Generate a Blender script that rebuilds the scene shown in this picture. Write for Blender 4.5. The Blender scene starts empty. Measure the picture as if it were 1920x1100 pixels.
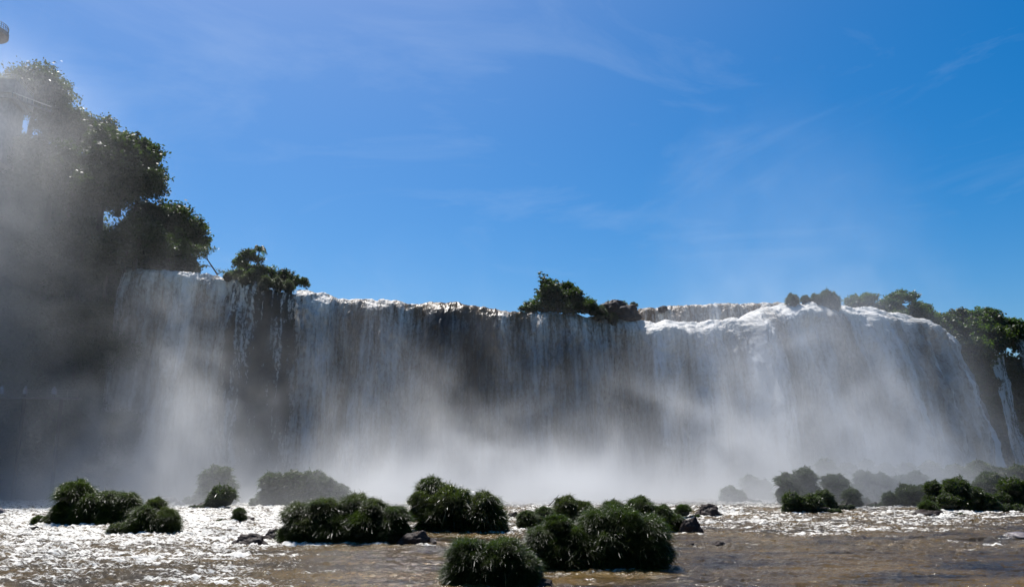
import bpy, math, random
import numpy as np
from mathutils import Vector, Matrix

random.seed(7)
R = math.radians
SC = bpy.context.scene
COL = SC.collection

# ------------------------------------------------------------------ camera, sky, sun, exposure
CAM_H = 6.0
F = 1500.0                      # focal length in pixels of the 1920 px wide photograph
PITCH = math.atan(315 / F)
cam_d = bpy.data.cameras.new("camera")
cam = bpy.data.objects.new("camera", cam_d)
COL.objects.link(cam)
cam.location = (0, 0, CAM_H)
cam.rotation_euler = (math.pi / 2 + PITCH, 0, 0)
cam_d.sensor_width = 36
cam_d.lens = 36 * F / 1920
cam_d.clip_start = 0.1
cam_d.clip_end = 20000
SC.camera = cam

SUN_AZ, SUN_EL = R(-28), R(63)          # azimuth from +Y towards +X
SUN_DIR = Vector((math.sin(SUN_AZ) * math.cos(SUN_EL), math.cos(SUN_AZ) * math.cos(SUN_EL), math.sin(SUN_EL)))
SC.view_settings.view_transform = 'Standard'
SC.view_settings.look = 'None'
SC.view_settings.gamma = 1
SC.view_settings.exposure = 0.58

world = bpy.data.worlds.new("World")
SC.world = world
world.use_nodes = True
wn, wl = world.node_tree.nodes, world.node_tree.links
wn.clear()
w_out = wn.new('ShaderNodeOutputWorld')
w_bg = wn.new('ShaderNodeBackground')
w_sky = wn.new('ShaderNodeTexSky')
w_sky.sky_type = 'NISHITA'
w_sky.sun_disc = False
w_sky.sun_elevation = SUN_EL
w_sky.sun_rotation = SUN_AZ
w_sky.altitude = 300
w_sky.air_density = 1.0
w_sky.dust_density = 1.8
w_sky.ozone_density = 3.0
w_bg.inputs['Strength'].default_value = 0.066
# thin cirrus: two stretched noises over the sky direction
w_tc = wn.new('ShaderNodeTexCoord')
w_map = wn.new('ShaderNodeMapping')
w_map.inputs['Rotation'].default_value = (R(12), R(-8), R(20))
w_map.inputs['Scale'].default_value = (1.6, 1.0, 5.5)
w_n1 = wn.new('ShaderNodeTexNoise')
w_n1.inputs['Scale'].default_value = 1.7
w_n1.inputs['Detail'].default_value = 8
w_n1.inputs['Roughness'].default_value = 0.62
w_n1.inputs['Distortion'].default_value = 0.9
w_ramp = wn.new('ShaderNodeMapRange')
w_ramp.inputs['From Min'].default_value = 0.52
w_ramp.inputs['From Max'].default_value = 0.80
w_ramp.inputs['To Max'].default_value = 0.13
w_mix = wn.new('ShaderNodeMix')
w_mix.data_type = 'RGBA'
w_mix.inputs['B'].default_value = (8.0, 9.0, 10.2, 1)
w_hsv = wn.new('ShaderNodeHueSaturation')
w_hsv.inputs['Saturation'].default_value = 1.60
w_hsv.inputs['Value'].default_value = 1.22
w_hsv.inputs['Hue'].default_value = 0.499
wl.new(w_tc.outputs['Generated'], w_map.inputs['Vector'])
wl.new(w_map.outputs['Vector'], w_n1.inputs['Vector'])
wl.new(w_n1.outputs['Fac'], w_ramp.inputs['Value'])
wl.new(w_sky.outputs['Color'], w_hsv.inputs['Color'])
wl.new(w_hsv.outputs['Color'], w_mix.inputs['A'])
wl.new(w_ramp.outputs['Result'], w_mix.inputs['Factor'])
wl.new(w_mix.outputs['Result'], w_bg.inputs['Color'])
wl.new(w_bg.outputs['Background'], w_out.inputs['Surface'])

sun_d = bpy.data.lights.new("sun", 'SUN')
sun_d.energy = 4.9
sun_d.angle = R(0.53)
sun_d.color = (1.0, 0.97, 0.93)
sun = bpy.data.objects.new("sun", sun_d)
COL.objects.link(sun)
sun.rotation_euler = (-SUN_DIR).to_track_quat('-Z', 'Y').to_euler()
sun.location = SUN_DIR * 300

cy = SC.cycles
cy.volume_bounces = 2
cy.volume_step_rate = 1.0
cy.volume_max_steps = 128
cy.max_bounces = 6
cy.diffuse_bounces = 2
cy.glossy_bounces = 3
cy.transmission_bounces = 4
cy.transparent_max_bounces = 12
cy.caustics_reflective = False
cy.caustics_refractive = False
cy.sample_clamp_indirect = 4.0
cy.use_denoising = True
cy.use_adaptive_sampling = True
cy.adaptive_threshold = 0.02

# ------------------------------------------------------------------ from pixel to world
SP, CP = math.sin(PITCH), math.cos(PITCH)


def ratio(py):                           # height over depth of the sight line through image row py
    v = (550 - py) / F
    return (SP + v * CP) / (CP - v * SP)


def P(px, py, Y):
    v = (550 - py) / F
    k = Y / (CP - v * SP)
    return Vector(((px - 960) / F * k, Y, CAM_H + (SP + v * CP) * k))


def Yw(py, z=0.0):                       # depth where row py meets the water
    return (z - CAM_H) / ratio(py)


def ppm(py, Y):                          # pixels per metre there
    v = (550 - py) / F
    return F * (CP - v * SP) / Y


# ------------------------------------------------------------------ numpy noise
_P = np.random.RandomState(11).permutation(4096).astype(np.int64)
_G = np.random.RandomState(12).normal(size=(4096, 3)).astype(np.float32)
_G /= np.linalg.norm(_G, axis=1)[:, None]


def pn(x, y, z=0.0):                     # gradient noise, about -0.7 .. 0.7
    x, y, z = np.broadcast_arrays(np.asarray(x, np.float32), np.asarray(y, np.float32), np.asarray(z, np.float32))
    xi, yi, zi = np.floor(x).astype(np.int64), np.floor(y).astype(np.int64), np.floor(z).astype(np.int64)
    fx, fy, fz = x - xi, y - yi, z - zi
    u, v, w = (t * t * t * (t * (t * 6 - 15) + 10) for t in (fx, fy, fz))
    out = 0
    for a in (0, 1):
        wx = u if a else 1 - u
        pa = _P[(xi + a) & 4095]
        for b in (0, 1):
            wy = v if b else 1 - v
            pb = _P[(pa + yi + b) & 4095]
            for c in (0, 1):
                wz = w if c else 1 - w
                g = _G[_P[(pb + zi + c) & 4095]]
                out = out + wx * wy * wz * (g[..., 0] * (fx - a) + g[..., 1] * (fy - b) + g[..., 2] * (fz - c))
    return out


def fbm(x, y, z=0.0, n=4, gain=0.5, lac=2.03):
    s, a, f = 0, 1.0, 1.0
    for i in range(n):
        s = s + a * pn(x * f + 17.3 * i, y * f + 5.1 * i, z * f + 9.7 * i)
        a *= gain
        f *= lac
    return s


def sstep(a, b, x):
    t = np.clip((x - a) / (b - a), 0, 1)
    return t * t * (3 - 2 * t)


# ------------------------------------------------------------------ mesh helpers
def link(name, data, parent=None):
    o = bpy.data.objects.new(name, data)
    COL.objects.link(o)
    if parent is not None:
        o.parent = parent
    return o


def np_mesh(name, verts, faces, mats, smooth=True, midx=None, attrs=None):
    verts = np.asarray(verts, np.float32).reshape(-1, 3)
    faces = np.asarray(faces, np.int32)
    k = faces.shape[1]
    me = bpy.data.meshes.new(name)
    me.vertices.add(len(verts))
    me.vertices.foreach_set('co', verts.ravel())
    me.loops.add(faces.size)
    me.loops.foreach_set('vertex_index', faces.ravel())
    me.polygons.add(len(faces))
    me.polygons.foreach_set('loop_start', np.arange(0, faces.size, k, dtype=np.int32))
    me.polygons.foreach_set('use_smooth', np.full(len(faces), smooth))
    for m in (mats if isinstance(mats, (list, tuple)) else [mats]):
        me.materials.append(m)
    if midx is not None:
        me.polygons.foreach_set('material_index', np.asarray(midx, np.int32))
    me.update(calc_edges=True)
    for an, av in (attrs or {}).items():
        at = me.attributes.new(an, 'FLOAT', 'POINT')
        at.data.foreach_set('value', np.asarray(av, np.float32).ravel())
    return me


def grid_faces(nu, nv, off=0):           # vertex index = iu*nv + iv
    i, j = np.meshgrid(np.arange(nu - 1), np.arange(nv - 1), indexing='ij')
    a = (i * nv + j).ravel() + off
    return np.stack([a, a + nv, a + nv + 1, a + 1], 1)


class MB:                                # collects pieces into one quad mesh
    def __init__(s):
        s.v, s.f, s.n = [], [], 0

    def add(s, v, f):
        v = np.asarray(v, np.float32).reshape(-1, 3)
        s.v.append(v)
        s.f.append(np.asarray(f, np.int32) + s.n)
        s.n += len(v)

    def tube(s, pts, rad, sides=6):
        pts = [Vector(p) for p in pts]
        n = len(pts)
        rad = rad if hasattr(rad, '__len__') else [rad] * n
        vs = []
        for i, p in enumerate(pts):
            d = (pts[min(i + 1, n - 1)] - pts[max(i - 1, 0)]).normalized()
            a = d.cross(Vector((0.13, 0.21, 1)) if abs(d.z) < .9 else Vector((1, 0.1, 0))).normalized()
            b = d.cross(a)
            for k in range(sides):
                t = 2 * math.pi * k / sides
                vs.append(p + (a * math.cos(t) + b * math.sin(t)) * rad[i])
        fs = []
        for i in range(n - 1):
            for k in range(sides):
                k2 = (k + 1) % sides
                fs.append((i * sides + k, i * sides + k2, (i + 1) * sides + k2, (i + 1) * sides + k))
        vs.append(pts[0]); vs.append(pts[-1])
        c0, c1 = n * sides, n * sides + 1
        for k in range(0, sides, 2):
            fs.append((c0, (k + 2) % sides, (k + 1) % sides, k))
            b0 = (n - 1) * sides
            fs.append((c1, b0 + k, b0 + (k + 1) % sides, b0 + (k + 2) % sides))
        s.add([tuple(v) for v in vs], fs)

    def box(s, c, size, rz=0.0):
        cx, cy_, cz = c
        hx, hy, hz = size[0] / 2, size[1] / 2, size[2] / 2
        co, si = math.cos(rz), math.sin(rz)
        vs = []
        for dz in (-hz, hz):
            for dx, dy in ((-hx, -hy), (hx, -hy), (hx, hy), (-hx, hy)):
                vs.append((cx + dx * co - dy * si, cy_ + dx * si + dy * co, cz + dz))
        s.add(vs, [(0, 3, 2, 1), (4, 5, 6, 7), (0, 1, 5, 4), (1, 2, 6, 5), (2, 3, 7, 6), (3, 0, 4, 7)])

    def lathe(s, prof, c=(0, 0), n=24):
        vs = []
        for r, z in prof:
            for k in range(n):
                t = 2 * math.pi * k / n
                vs.append((c[0] + r * math.cos(t), c[1] + r * math.sin(t), z))
        fs = []
        for i in range(len(prof) - 1):
            for k in range(n):
                k2 = (k + 1) % n
                fs.append((i * n + k, i * n + k2, (i + 1) * n + k2, (i + 1) * n + k))
        s.add(vs, fs)

    def mesh(s, name, mat, smooth=False):
        return np_mesh(name, np.concatenate(s.v), np.concatenate(s.f), mat, smooth)

    def obj(s, name, mat, parent=None, smooth=False):
        return link(name, s.mesh(name, mat, smooth), parent)


def tag(o, label=None, cat=None, group=None, kind=None):
    if label: o['label'] = label
    if cat: o['category'] = cat
    if group: o['group'] = group
    if kind: o['kind'] = kind
    return o


def empty(name, loc, label, cat, group=None):
    o = bpy.data.objects.new(name, None)
    COL.objects.link(o)
    o.location = loc
    o.empty_display_size = 0.5
    return tag(o, label, cat, group)


# ------------------------------------------------------------------ materials
def nm(name):
    m = bpy.data.materials.new(name)
    m.use_nodes = True
    nt = m.node_tree
    nt.nodes.clear()
    out = nt.nodes.new('ShaderNodeOutputMaterial')
    return m, nt, out


def nd(nt, t, ins=None, **kw):
    n = nt.nodes.new(t)
    for k, v in kw.items():
        setattr(n, k, v)
    for k, v in (ins or {}).items():
        if hasattr(v, 'is_linked') or isinstance(v, bpy.types.NodeSocket):
            nt.links.new(v, n.inputs[k])
        else:
            n.inputs[k].default_value = v
    return n


def mth(nt, op, a, b=None, c=None, clamp=False):
    n = nt.nodes.new('ShaderNodeMath')
    n.operation = op
    n.use_clamp = clamp
    for i, v in enumerate((a, b, c)):
        if v is None: continue
        if isinstance(v, bpy.types.NodeSocket): nt.links.new(v, n.inputs[i])
        else: n.inputs[i].default_value = v
    return n.outputs[0]


def noise(nt, vec, scale, detail=4, rough=0.55, dist=0.0):
    return nd(nt, 'ShaderNodeTexNoise', {'Vector': vec, 'Scale': scale, 'Detail': detail, 'Roughness': rough, 'Distortion': dist}).outputs['Fac']


def pos(nt, scale=(1, 1, 1), obj=False):
    if obj:
        v = nd(nt, 'ShaderNodeTexCoord').outputs['Object']
    else:
        v = nd(nt, 'ShaderNodeNewGeometry').outputs['Position']
    return nd(nt, 'ShaderNodeMapping', {'Vector': v, 'Scale': scale}).outputs['Vector']


def rng(nt, v, a, b, lo=0.0, hi=1.0, smooth=False):
    n = nd(nt, 'ShaderNodeMapRange', {'Value': v, 'From Min': a, 'From Max': b, 'To Min': lo, 'To Max': hi})
    if smooth: n.interpolation_type = 'SMOOTHSTEP'
    return n.outputs['Result']


def mixc(nt, f, a, b):
    n = nt.nodes.new('ShaderNodeMix')
    n.data_type = 'RGBA'
    for k, v in (('Factor', f), ('A', a), ('B', b)):
        if isinstance(v, bpy.types.NodeSocket): nt.links.new(v, n.inputs[k])
        else: n.inputs[k].default_value = v if k == 'Factor' else (*v, 1)
    return n.outputs['Result']


def leaf_mat(name, c1, c2, rough=0.4, trans=0.45, spec=0.5, nscale=1.2):
    m, nt, out = nm(name)
    v = pos(nt)
    a = noise(nt, v, nscale, 3, 0.6)
    col = mixc(nt, rng(nt, a, 0.35, 0.68), c1, c2)
    b = nd(nt, 'ShaderNodeBsdfPrincipled', {'Base Color': col, 'Roughness': rough, 'Specular IOR Level': spec})
    tcol = mixc(nt, 0.6, col, (c2[0] * 1.5 + .03, c2[1] * 2.0 + .05, c2[2] * 0.8))
    t = nd(nt, 'ShaderNodeBsdfTranslucent', {'Color': tcol})
    mx = nd(nt, 'ShaderNodeMixShader', {0: trans, 1: b.outputs[0], 2: t.outputs[0]})
    nt.links.new(mx.outputs[0], out.inputs['Surface'])
    return m


M = {}
M['leaf_dark'] = leaf_mat('dark_leaves', (0.016, 0.024, 0.010), (0.042, 0.058, 0.018), 0.5, 0.3, 0.35)
M['leaf_mid'] = leaf_mat('mid_leaves', (0.025, 0.040, 0.012), (0.065, 0.095, 0.022), 0.45, 0.35, 0.4)
M['leaf_far'] = leaf_mat('far_leaves', (0.02, 0.045, 0.018), (0.05, 0.085, 0.03), 0.5, 0.35, nscale=.4)
M['grass'] = leaf_mat('wet_grass', (0.012, 0.021, 0.004), (0.040, 0.056, 0.009), 0.33, 0.34, 0.4, 0.9)
M['grass_dry'] = leaf_mat('reddish_grass', (0.018, 0.024, 0.008), (0.055, 0.062, 0.016), 0.28, 0.36, 0.5, 0.9)


def plain(name, c1, c2, rough, scale=3, bump=0.4, dist=0.1, spec=0.5, detail=8, rough2=None):
    m, nt, out = nm(name)
    v = pos(nt)
    a = noise(nt, v, scale, detail, 0.65)
    col = mixc(nt, rng(nt, a, 0.35, 0.65), c1, c2)
    bn = nd(nt, 'ShaderNodeBump', {'Strength': bump, 'Distance': dist, 'Height': a})
    r = rng(nt, a, 0.3, 0.7, rough if rough2 is None else rough2, rough)
    b = nd(nt, 'ShaderNodeBsdfPrincipled', {'Base Color': col, 'Roughness': r, 'Normal': bn.outputs[0], 'Specular IOR Level': spec})
    nt.links.new(b.outputs[0], out.inputs['Surface'])
    return m


M['rock'] = plain('wet_basalt', (0.010, 0.007, 0.006), (0.035, 0.022, 0.018), 0.75, 2.2, 0.8, 0.12, rough2=0.5, spec=.2)
M['rock_grey'] = plain('grey_basalt', (0.05, 0.042, 0.045), (0.13, 0.11, 0.115), 0.6, 1.6, 0.7, 0.12, rough2=0.35)
M['cliff'] = plain('cliff_rock', (0.016, 0.014, 0.012), (0.06, 0.048, 0.038), 0.6, 0.6, 0.8, 0.5)
M['soil'] = plain('mossy_soil', (0.008, 0.010, 0.005), (0.02, 0.022, 0.009), 0.8, 4, 0.5, 0.05)
M['bark'] = plain('bark', (0.035, 0.026, 0.018), (0.09, 0.07, 0.05), 0.8, 5, 0.6, 0.03)
M['hill'] = plain('hill_floor', (0.014, 0.024, 0.009), (0.035, 0.05, 0.018), 0.85, 0.5, 0.9, 0.6)
M['concrete'] = plain('weathered_concrete', (0.20, 0.16, 0.15), (0.34, 0.29, 0.27), 0.8, 1.5, 0.3, 0.02)
M['pale_concrete'] = plain('pale_concrete', (0.42, 0.40, 0.37), (0.58, 0.56, 0.52), 0.75, 2.0, 0.3, 0.02)
M['rail'] = plain('painted_steel', (0.05, 0.08, 0.09), (0.09, 0.13, 0.14), 0.45, 6, 0.1, 0.005)
M['coat_blue'] = plain('pale_blue_raincoat', (0.17, 0.22, 0.30), (0.25, 0.30, 0.38), 0.35, 4, 0.2, 0.01)
M['coat_white'] = plain('white_raincoat', (0.22, 0.235, 0.26), (0.30, 0.31, 0.34), 0.35, 4, 0.2, 0.01)
M['skin'] = plain('skin', (0.42, 0.26, 0.18), (0.5, 0.32, 0.23), 0.55, 6, 0.1, 0.003)
M['dark_cloth'] = plain('dark_trousers', (0.02, 0.025, 0.04), (0.04, 0.045, 0.06), 0.8, 6, 0.1, 0.005)


def river_mat():
    m, nt, out = nm('river_water')
    g = nd(nt, 'ShaderNodeAttribute', attribute_name='foam_glitter').outputs['Fac']
    v = pos(nt)
    vs = pos(nt, (0.45, 1.6, 1))
    n1 = noise(nt, vs, 1.3, 8, 0.72, 0.8)
    n2 = noise(nt, v, 3.4, 7, 0.75, 0.4)
    f = mth(nt, 'ADD', mth(nt, 'MULTIPLY', n1, 0.62), mth(nt, 'MULTIPLY', n2, 0.38))
    th = mth(nt, 'SUBTRACT', 0.70, mth(nt, 'MULTIPLY', g, 0.235))
    foam_glitter = rng(nt, mth(nt, 'SUBTRACT', f, th), 0.0, 0.085, smooth=True)
    murk = noise(nt, pos(nt, (0.12, 0.3, 1)), 1.0, 4, 0.6, 0.5)
    base = mixc(nt, rng(nt, murk, 0.35, 0.65), (0.022, 0.014, 0.003), (0.105, 0.064, 0.015))
    col = mixc(nt, foam_glitter, base, (0.80, 0.77, 0.70))  # white covers real foam and, on the left, painted sun sparkle
    fine = noise(nt, pos(nt, (1, 1.8, 1)), 9.0, 5, 0.7, 0.4)
    ch = nd(nt, 'ShaderNodeAttribute', attribute_name='chop').outputs['Fac']
    fine2 = noise(nt, pos(nt, (1, 1.5, 1)), 3.6, 6, 0.72, 0.5)
    fs = mth(nt, 'ADD', mth(nt, 'MULTIPLY', fine, .45), mth(nt, 'MULTIPLY', fine2, 1.0))
    hgt = mth(nt, 'ADD', mth(nt, 'MULTIPLY', fs, mth(nt, 'ADD', 0.22, mth(nt, 'MULTIPLY', ch, 1.5))), mth(nt, 'MULTIPLY', foam_glitter, 0.25))
    bn = nd(nt, 'ShaderNodeBump', {'Strength': 1.0, 'Distance': 0.10, 'Height': hgt})
    rough = mth(nt, 'ADD', mth(nt, 'ADD', 0.10, mth(nt, 'MULTIPLY', ch, 0.16)), mth(nt, 'MULTIPLY', foam_glitter, 0.35))
    b = nd(nt, 'ShaderNodeBsdfPrincipled', {'Base Color': col, 'Roughness': rough, 'IOR': 1.33, 'Normal': bn.outputs[0]})
    nt.links.new(b.outputs[0], out.inputs['Surface'])
    return m


def fall_mat():
    m, nt, out = nm('falling_water')
    cov = nd(nt, 'ShaderNodeAttribute', attribute_name='cover').outputs['Fac']
    u = nd(nt, 'ShaderNodeAttribute', attribute_name='along').outputs['Fac']
    d = nd(nt, 'ShaderNodeAttribute', attribute_name='drop').outputs['Fac']
    vec = nd(nt, 'ShaderNodeCombineXYZ', {0: u, 1: d, 2: 0.0}).outputs[0]

    def st(sx, sy, sc, det=5, ro=.6, di=.3):
        return noise(nt, nd(nt, 'ShaderNodeMapping', {'Vector': vec, 'Scale': (sx, sy, 1)}).outputs[0], sc, det, ro, di)
    streak = st(1, 0.10, 1.1, 7, 0.68, .4)
    broad = st(1, 0.12, 0.16, 4, 0.55, .6)
    clump = st(1, 0.55, 2.2, 6, 0.7, .5)
    f = mth(nt, 'ADD', mth(nt, 'MULTIPLY', streak, 0.4), mth(nt, 'ADD', mth(nt, 'MULTIPLY', broad, 0.35), mth(nt, 'MULTIPLY', clump, 0.25)))
    # brown water at the lip; sunlit crest and shaded face painted into the whites
    fr = nd(nt, 'ShaderNodeAttribute', attribute_name='froth').outputs['Fac']
    top = mth(nt, 'MULTIPLY', rng(nt, d, 1.0, 8.0, 1.0, 0.0, True), mth(nt, 'SUBTRACT', 0.12, mth(nt, 'MULTIPLY', fr, 0.20)))
    white = rng(nt, mth(nt, 'ADD', mth(nt, 'SUBTRACT', f, top), mth(nt, 'MULTIPLY', mth(nt, 'SUBTRACT', fr, .5), .09)), 0.42, 0.62, smooth=True)
    brown = mixc(nt, rng(nt, d, 1.0, 6.0), mixc(nt, broad, (0.08, 0.052, 0.024), (0.24, 0.17, 0.09)), mixc(nt, broad, (0.038, 0.036, 0.034), (0.10, 0.097, 0.092)))
    wcol = mixc(nt, rng(nt, d, 2.5, 10.0, 0.0, 1.0, True), (0.84, 0.82, 0.77), mixc(nt, fr, (0.21, 0.225, 0.24), (0.60, 0.635, 0.67)))  # bright sunlit crest fading to shaded blue-grey, put into the colour
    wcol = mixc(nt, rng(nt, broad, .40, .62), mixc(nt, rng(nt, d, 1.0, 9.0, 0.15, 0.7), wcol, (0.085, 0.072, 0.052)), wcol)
    col = mixc(nt, white, brown, wcol)
    bn = nd(nt, 'ShaderNodeBump', {'Strength': 0.9, 'Distance': 0.35, 'Height': f})
    b = nd(nt, 'ShaderNodeBsdfPrincipled', {'Base Color': col, 'Roughness': mth(nt, 'ADD', 0.25, mth(nt, 'MULTIPLY', white, 0.4)), 'IOR': 1.33, 'Normal': bn.outputs[0]})
    t = nd(nt, 'ShaderNodeBsdfTranslucent', {'Color': mixc(nt, white, (0.22, 0.13, 0.05), (0.55, 0.53, 0.50)), 'Normal': bn.outputs[0]})
    mx = nd(nt, 'ShaderNodeMixShader', {0: 0.30, 1: b.outputs[0], 2: t.outputs[0]})
    a = rng(nt, mth(nt, 'ADD', mth(nt, 'SUBTRACT', f, 0.5), mth(nt, 'MULTIPLY', mth(nt, 'SUBTRACT', cov, 0.5), 0.34)), -0.06, 0.04, smooth=True)
    tr = nd(nt, 'ShaderNodeBsdfTransparent')
    mx2 = nd(nt, 'ShaderNodeMixShader', {0: a, 1: tr.outputs[0], 2: mx.outputs[0]})
    nt.links.new(mx2.outputs[0], out.inputs['Surface'])
    return m


M['river'] = river_mat()
M['fall'] = fall_mat()

# ------------------------------------------------------------------ the lip of the falls
#        px    py   depth  throw x, y  cover
LIP = [(236, 498.5, 114, 0, -3, .6), (252, 500, 114, 0, -3, .85), (330, 506, 115, 0, -3, .85), (420, 516, 117, 0, -3, .80),
       (445, 519, 118, 0, -2.5, .45), (500, 531, 120, 0, -2.2, .30), (545, 541, 122, 0, -2.5, .34), (585, 545, 124, 1, -4, .75),
       (618, 553, 127, 1, -5, .9), (640, 557, 130, 0, -4, .9), (690, 560, 132, -1, -4, .9), (718, 557, 131, 0, -5, 1),
       (760, 566, 134, 0, -4.5, .95), (860, 566, 135, 0, -4.5, .9), (890, 571, 136, 0, -4.5, .92), (940, 580, 138, 0, -4, .9), (1050, 583, 140, 0, -4, .95),
       (1085, 588, 141, 0, -3.5, .85), (1130, 596, 143, 0, -3, .62), (1160, 597, 144, 0, -3, .7), (1220, 602, 144, 0, -4, .95),
       (1320, 602, 143, 1, -5, 1), (1400, 592, 140, 1, -6, 1), (1440, 572, 136, 1, -6, 1), (1480, 566, 135, 1, -6, 1),
       (1540, 570, 136, 2, -5, .7), (1580, 572, 137, 2, -5, .85), (1640, 577, 141, 3.6, -6, 1), (1690, 586, 146, 5, -6, 1),
       (1722, 598, 152, 6.5, -6, 1), (1738, 608, 160, 8, -5, 1), (1742, 620, 172, 8.5, -3, 1)]


def dl(px):                              # the left arm of the falls lies farther back
    return float(np.interp(px, [0, 420, 600, 760, 1100, 1600, 1760, 1800], [24, 21, 16, 7, 4, 9, 7, 0]))


def resample(cps, step):
    cps = [(a, b, c + dl(a), d, e, f) for a, b, c, d, e, f in cps]
    pts = np.array([[*P(a, b, c), d, e, f] for a, b, c, d, e, f in cps])
    s = np.concatenate([[0], np.cumsum(np.hypot(np.diff(pts[:, 0]), np.diff(pts[:, 1])))])
    n = int(s[-1] / step) + 1
    t = np.linspace(0, s[-1], n)
    out = np.stack([np.interp(t, s, pts[:, k]) for k in range(6)], 1)
    kn = max(3, int(3.0 / step)) | 1
    ker = np.hanning(kn + 2)[1:-1]; ker /= ker.sum()
    for k in (0, 1, 3, 4):
        out[:, k] = np.convolve(np.pad(out[:, k], kn // 2, mode='edge'), ker, mode='valid')
    kn = max(3, int(1.6 / step)) | 1
    ker = np.hanning(kn + 2)[1:-1]; ker /= ker.sum()
    out[:, 2] = np.convolve(np.pad(out[:, 2], kn // 2, mode='edge'), ker, mode='valid')
    return t, out


def fall_sheet(name, cps, step, nv, back, zbot, seed=0.0, amp=1.0, back_rise=0.0, mat=None, crest=2.0):
    t, c = resample(cps, step)
    n = len(t)
    # direction water flows over the lip: along throw
    th = c[:, 3:5]
    dirn = th / np.maximum(np.linalg.norm(th, axis=1)[:, None], 1e-3)
    nb = 26
    sb = -(np.linspace(1, 0, nb, endpoint=False) ** 2.2) * back
    tv = np.linspace(0, 1, nv) ** 1.35
    U = t[:, None]
    H = (c[:, 2] - zbot)[:, None]
    # lip jitter along the flow: tongues
    jit = fbm(U / 6.0 + seed, 3.3, 0, 3) * 1.6
    lipz = fbm(U / 3.0 + seed, 8.1, 0, 4, .6) * 0.42 * amp
    nc = 22                                            # rounded crest the water slides down before it falls free
    cr = np.linspace(0, 1, nc, endpoint=False)[None, :]
    px_ = 960 + F * c[:, 0] / (c[:, 1] * 1.0)
    cw = np.interp(px_, [240, 600, 700, 760, 1000, 1180, 1230, 1400, 1580, 1750], [.8, 1.0, 1.3, 1.0, 0.9, 1.0, 1.5, 1.7, 1.4, 1.2])[:, None]
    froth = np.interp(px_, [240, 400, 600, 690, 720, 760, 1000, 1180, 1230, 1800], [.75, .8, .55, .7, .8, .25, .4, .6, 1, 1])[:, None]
    if step == 0.12: froth = froth * .55
    wid = (crest * cw * (1 + .9 * fbm(U / 5.0 + seed, 2.2, 0, 3)))
    cdrop = wid * .62 * cr ** 1.7
    c1 = wid * .62
    fwd = np.concatenate([np.broadcast_to(sb[None, :], (n, nb)), wid * cr, wid + np.linalg.norm(th, axis=1)[:, None] * (.15 * tv[None, :] + .85 * tv[None, :])], 1)
    fwd[:, nb:] -= crest * .6
    fwd[:, :nb] -= crest * .6
    kk = .12                                           # starts with the crest's slope, then parabola
    drop = np.concatenate([np.zeros((n, nb)), cdrop, c1 + (H - c1) * (kk * tv[None, :] + (1 - kk) * tv[None, :] ** 2)], 1)
    rise = np.concatenate([np.broadcast_to((-sb / back * back_rise)[None, :], (n, nb)), np.zeros((n, nv + nc))], 1)
    nz = drop + 0.0
    arc = fwd + drop                                   # monotone coordinate down the sheet
    fall = sstep(0, 5, drop)
    ridg = (fbm(U / 2.6 + seed, arc / 11.0, 1.7, 4, .55) * 1.5 + fbm(U / 7.0 + seed, arc / 30.0, 11.7, 2) * 1.6 + fbm(U / 0.8 + seed, arc / 3.4, 4.1, 3, .6) * 0.5) * (0.25 + 0.75 * fall)
    plume = sstep(.05, .5, fbm(U / 4.5 + seed, 31.7, 0, 2)) * froth
    ridg = ridg + plume * 1.6 * np.exp(-((drop - 2.5) / 2.5) ** 2)
    boil = (fbm(U / 2.4 + seed, arc / 3.0, 6.1, 2, .5) * 1.1 + .30 * fbm(U / .6 + seed, arc / 1.6, 9.1, 2, .6) + .30 * fbm(U / .30 + seed, arc / .55, 2.1, 3, .65)) * (0.34 + .12 * froth) * (1 - 0.75 * sstep(1, 9, drop)) * sstep(-14, -1, fwd)
    off = ridg * amp + 0.7 * boil * amp + jit * sstep(-3, 1, fwd)
    X = c[:, 0][:, None] + dirn[:, 0][:, None] * (fwd + off)
    Y = c[:, 1][:, None] + dirn[:, 1][:, None] * (fwd + off)
    Z = c[:, 2][:, None] - drop + rise + (lipz + boil * amp) * (1 - sstep(0, 6, drop)) * sstep(-16, -2, fwd)
    V = np.stack([X, Y, Z], 2)
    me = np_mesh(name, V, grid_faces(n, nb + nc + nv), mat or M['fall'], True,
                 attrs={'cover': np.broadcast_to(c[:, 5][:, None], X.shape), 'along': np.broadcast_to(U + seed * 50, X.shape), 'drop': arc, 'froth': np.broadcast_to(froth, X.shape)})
    return link(name, me), t, c


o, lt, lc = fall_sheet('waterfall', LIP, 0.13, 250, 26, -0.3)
tag(o, 'long curved main waterfall of brown and white water', 'waterfall', kind='structure')
LEDGE = [(1196, 579, 152, 0, -1.6, 1), (1250, 574, 151, 0, -1.6, .95), (1330, 570, 149, 0, -1.6, .9), (1400, 568, 146, 0, -1.6, .95), (1475, 566, 141, 0, -1.6, 1)]
o, _, _ = fall_sheet('ledge_waterfall', LEDGE, 0.12, 60, 30, 30.6, seed=3.0, amp=.9, crest=.5)
tag(o, 'low upper cascade behind the main lip', 'waterfall', kind='structure')
FARS = [([(1838, 648, 183, 2, -4, .3), (1848, 641, 183, 2, -4, .60), (1866, 643, 184, 3, -4, .42)], 'thin white waterfall in the dark wooded cliff'),
        ([(1874, 652, 185, 1, -4, .3), (1881, 652, 185, 1, -4, .35)], 'faint trickling waterfall between the two far falls'),
        ([(1893, 637, 185, 1, -4, .5), (1912, 631, 185, 1, -4, .70), (1940, 636, 186, 0, -4, .5)], 'far waterfall at the end of the wooded cliff')]
for i, (c_, lab) in enumerate(FARS):
    o, _, _ = fall_sheet('far_waterfall', c_, 0.25, 90, 12, 0, seed=7.0 + i * 2, amp=.6, crest=1.2)
    tag(o, lab, 'waterfall', kind='structure')


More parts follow.
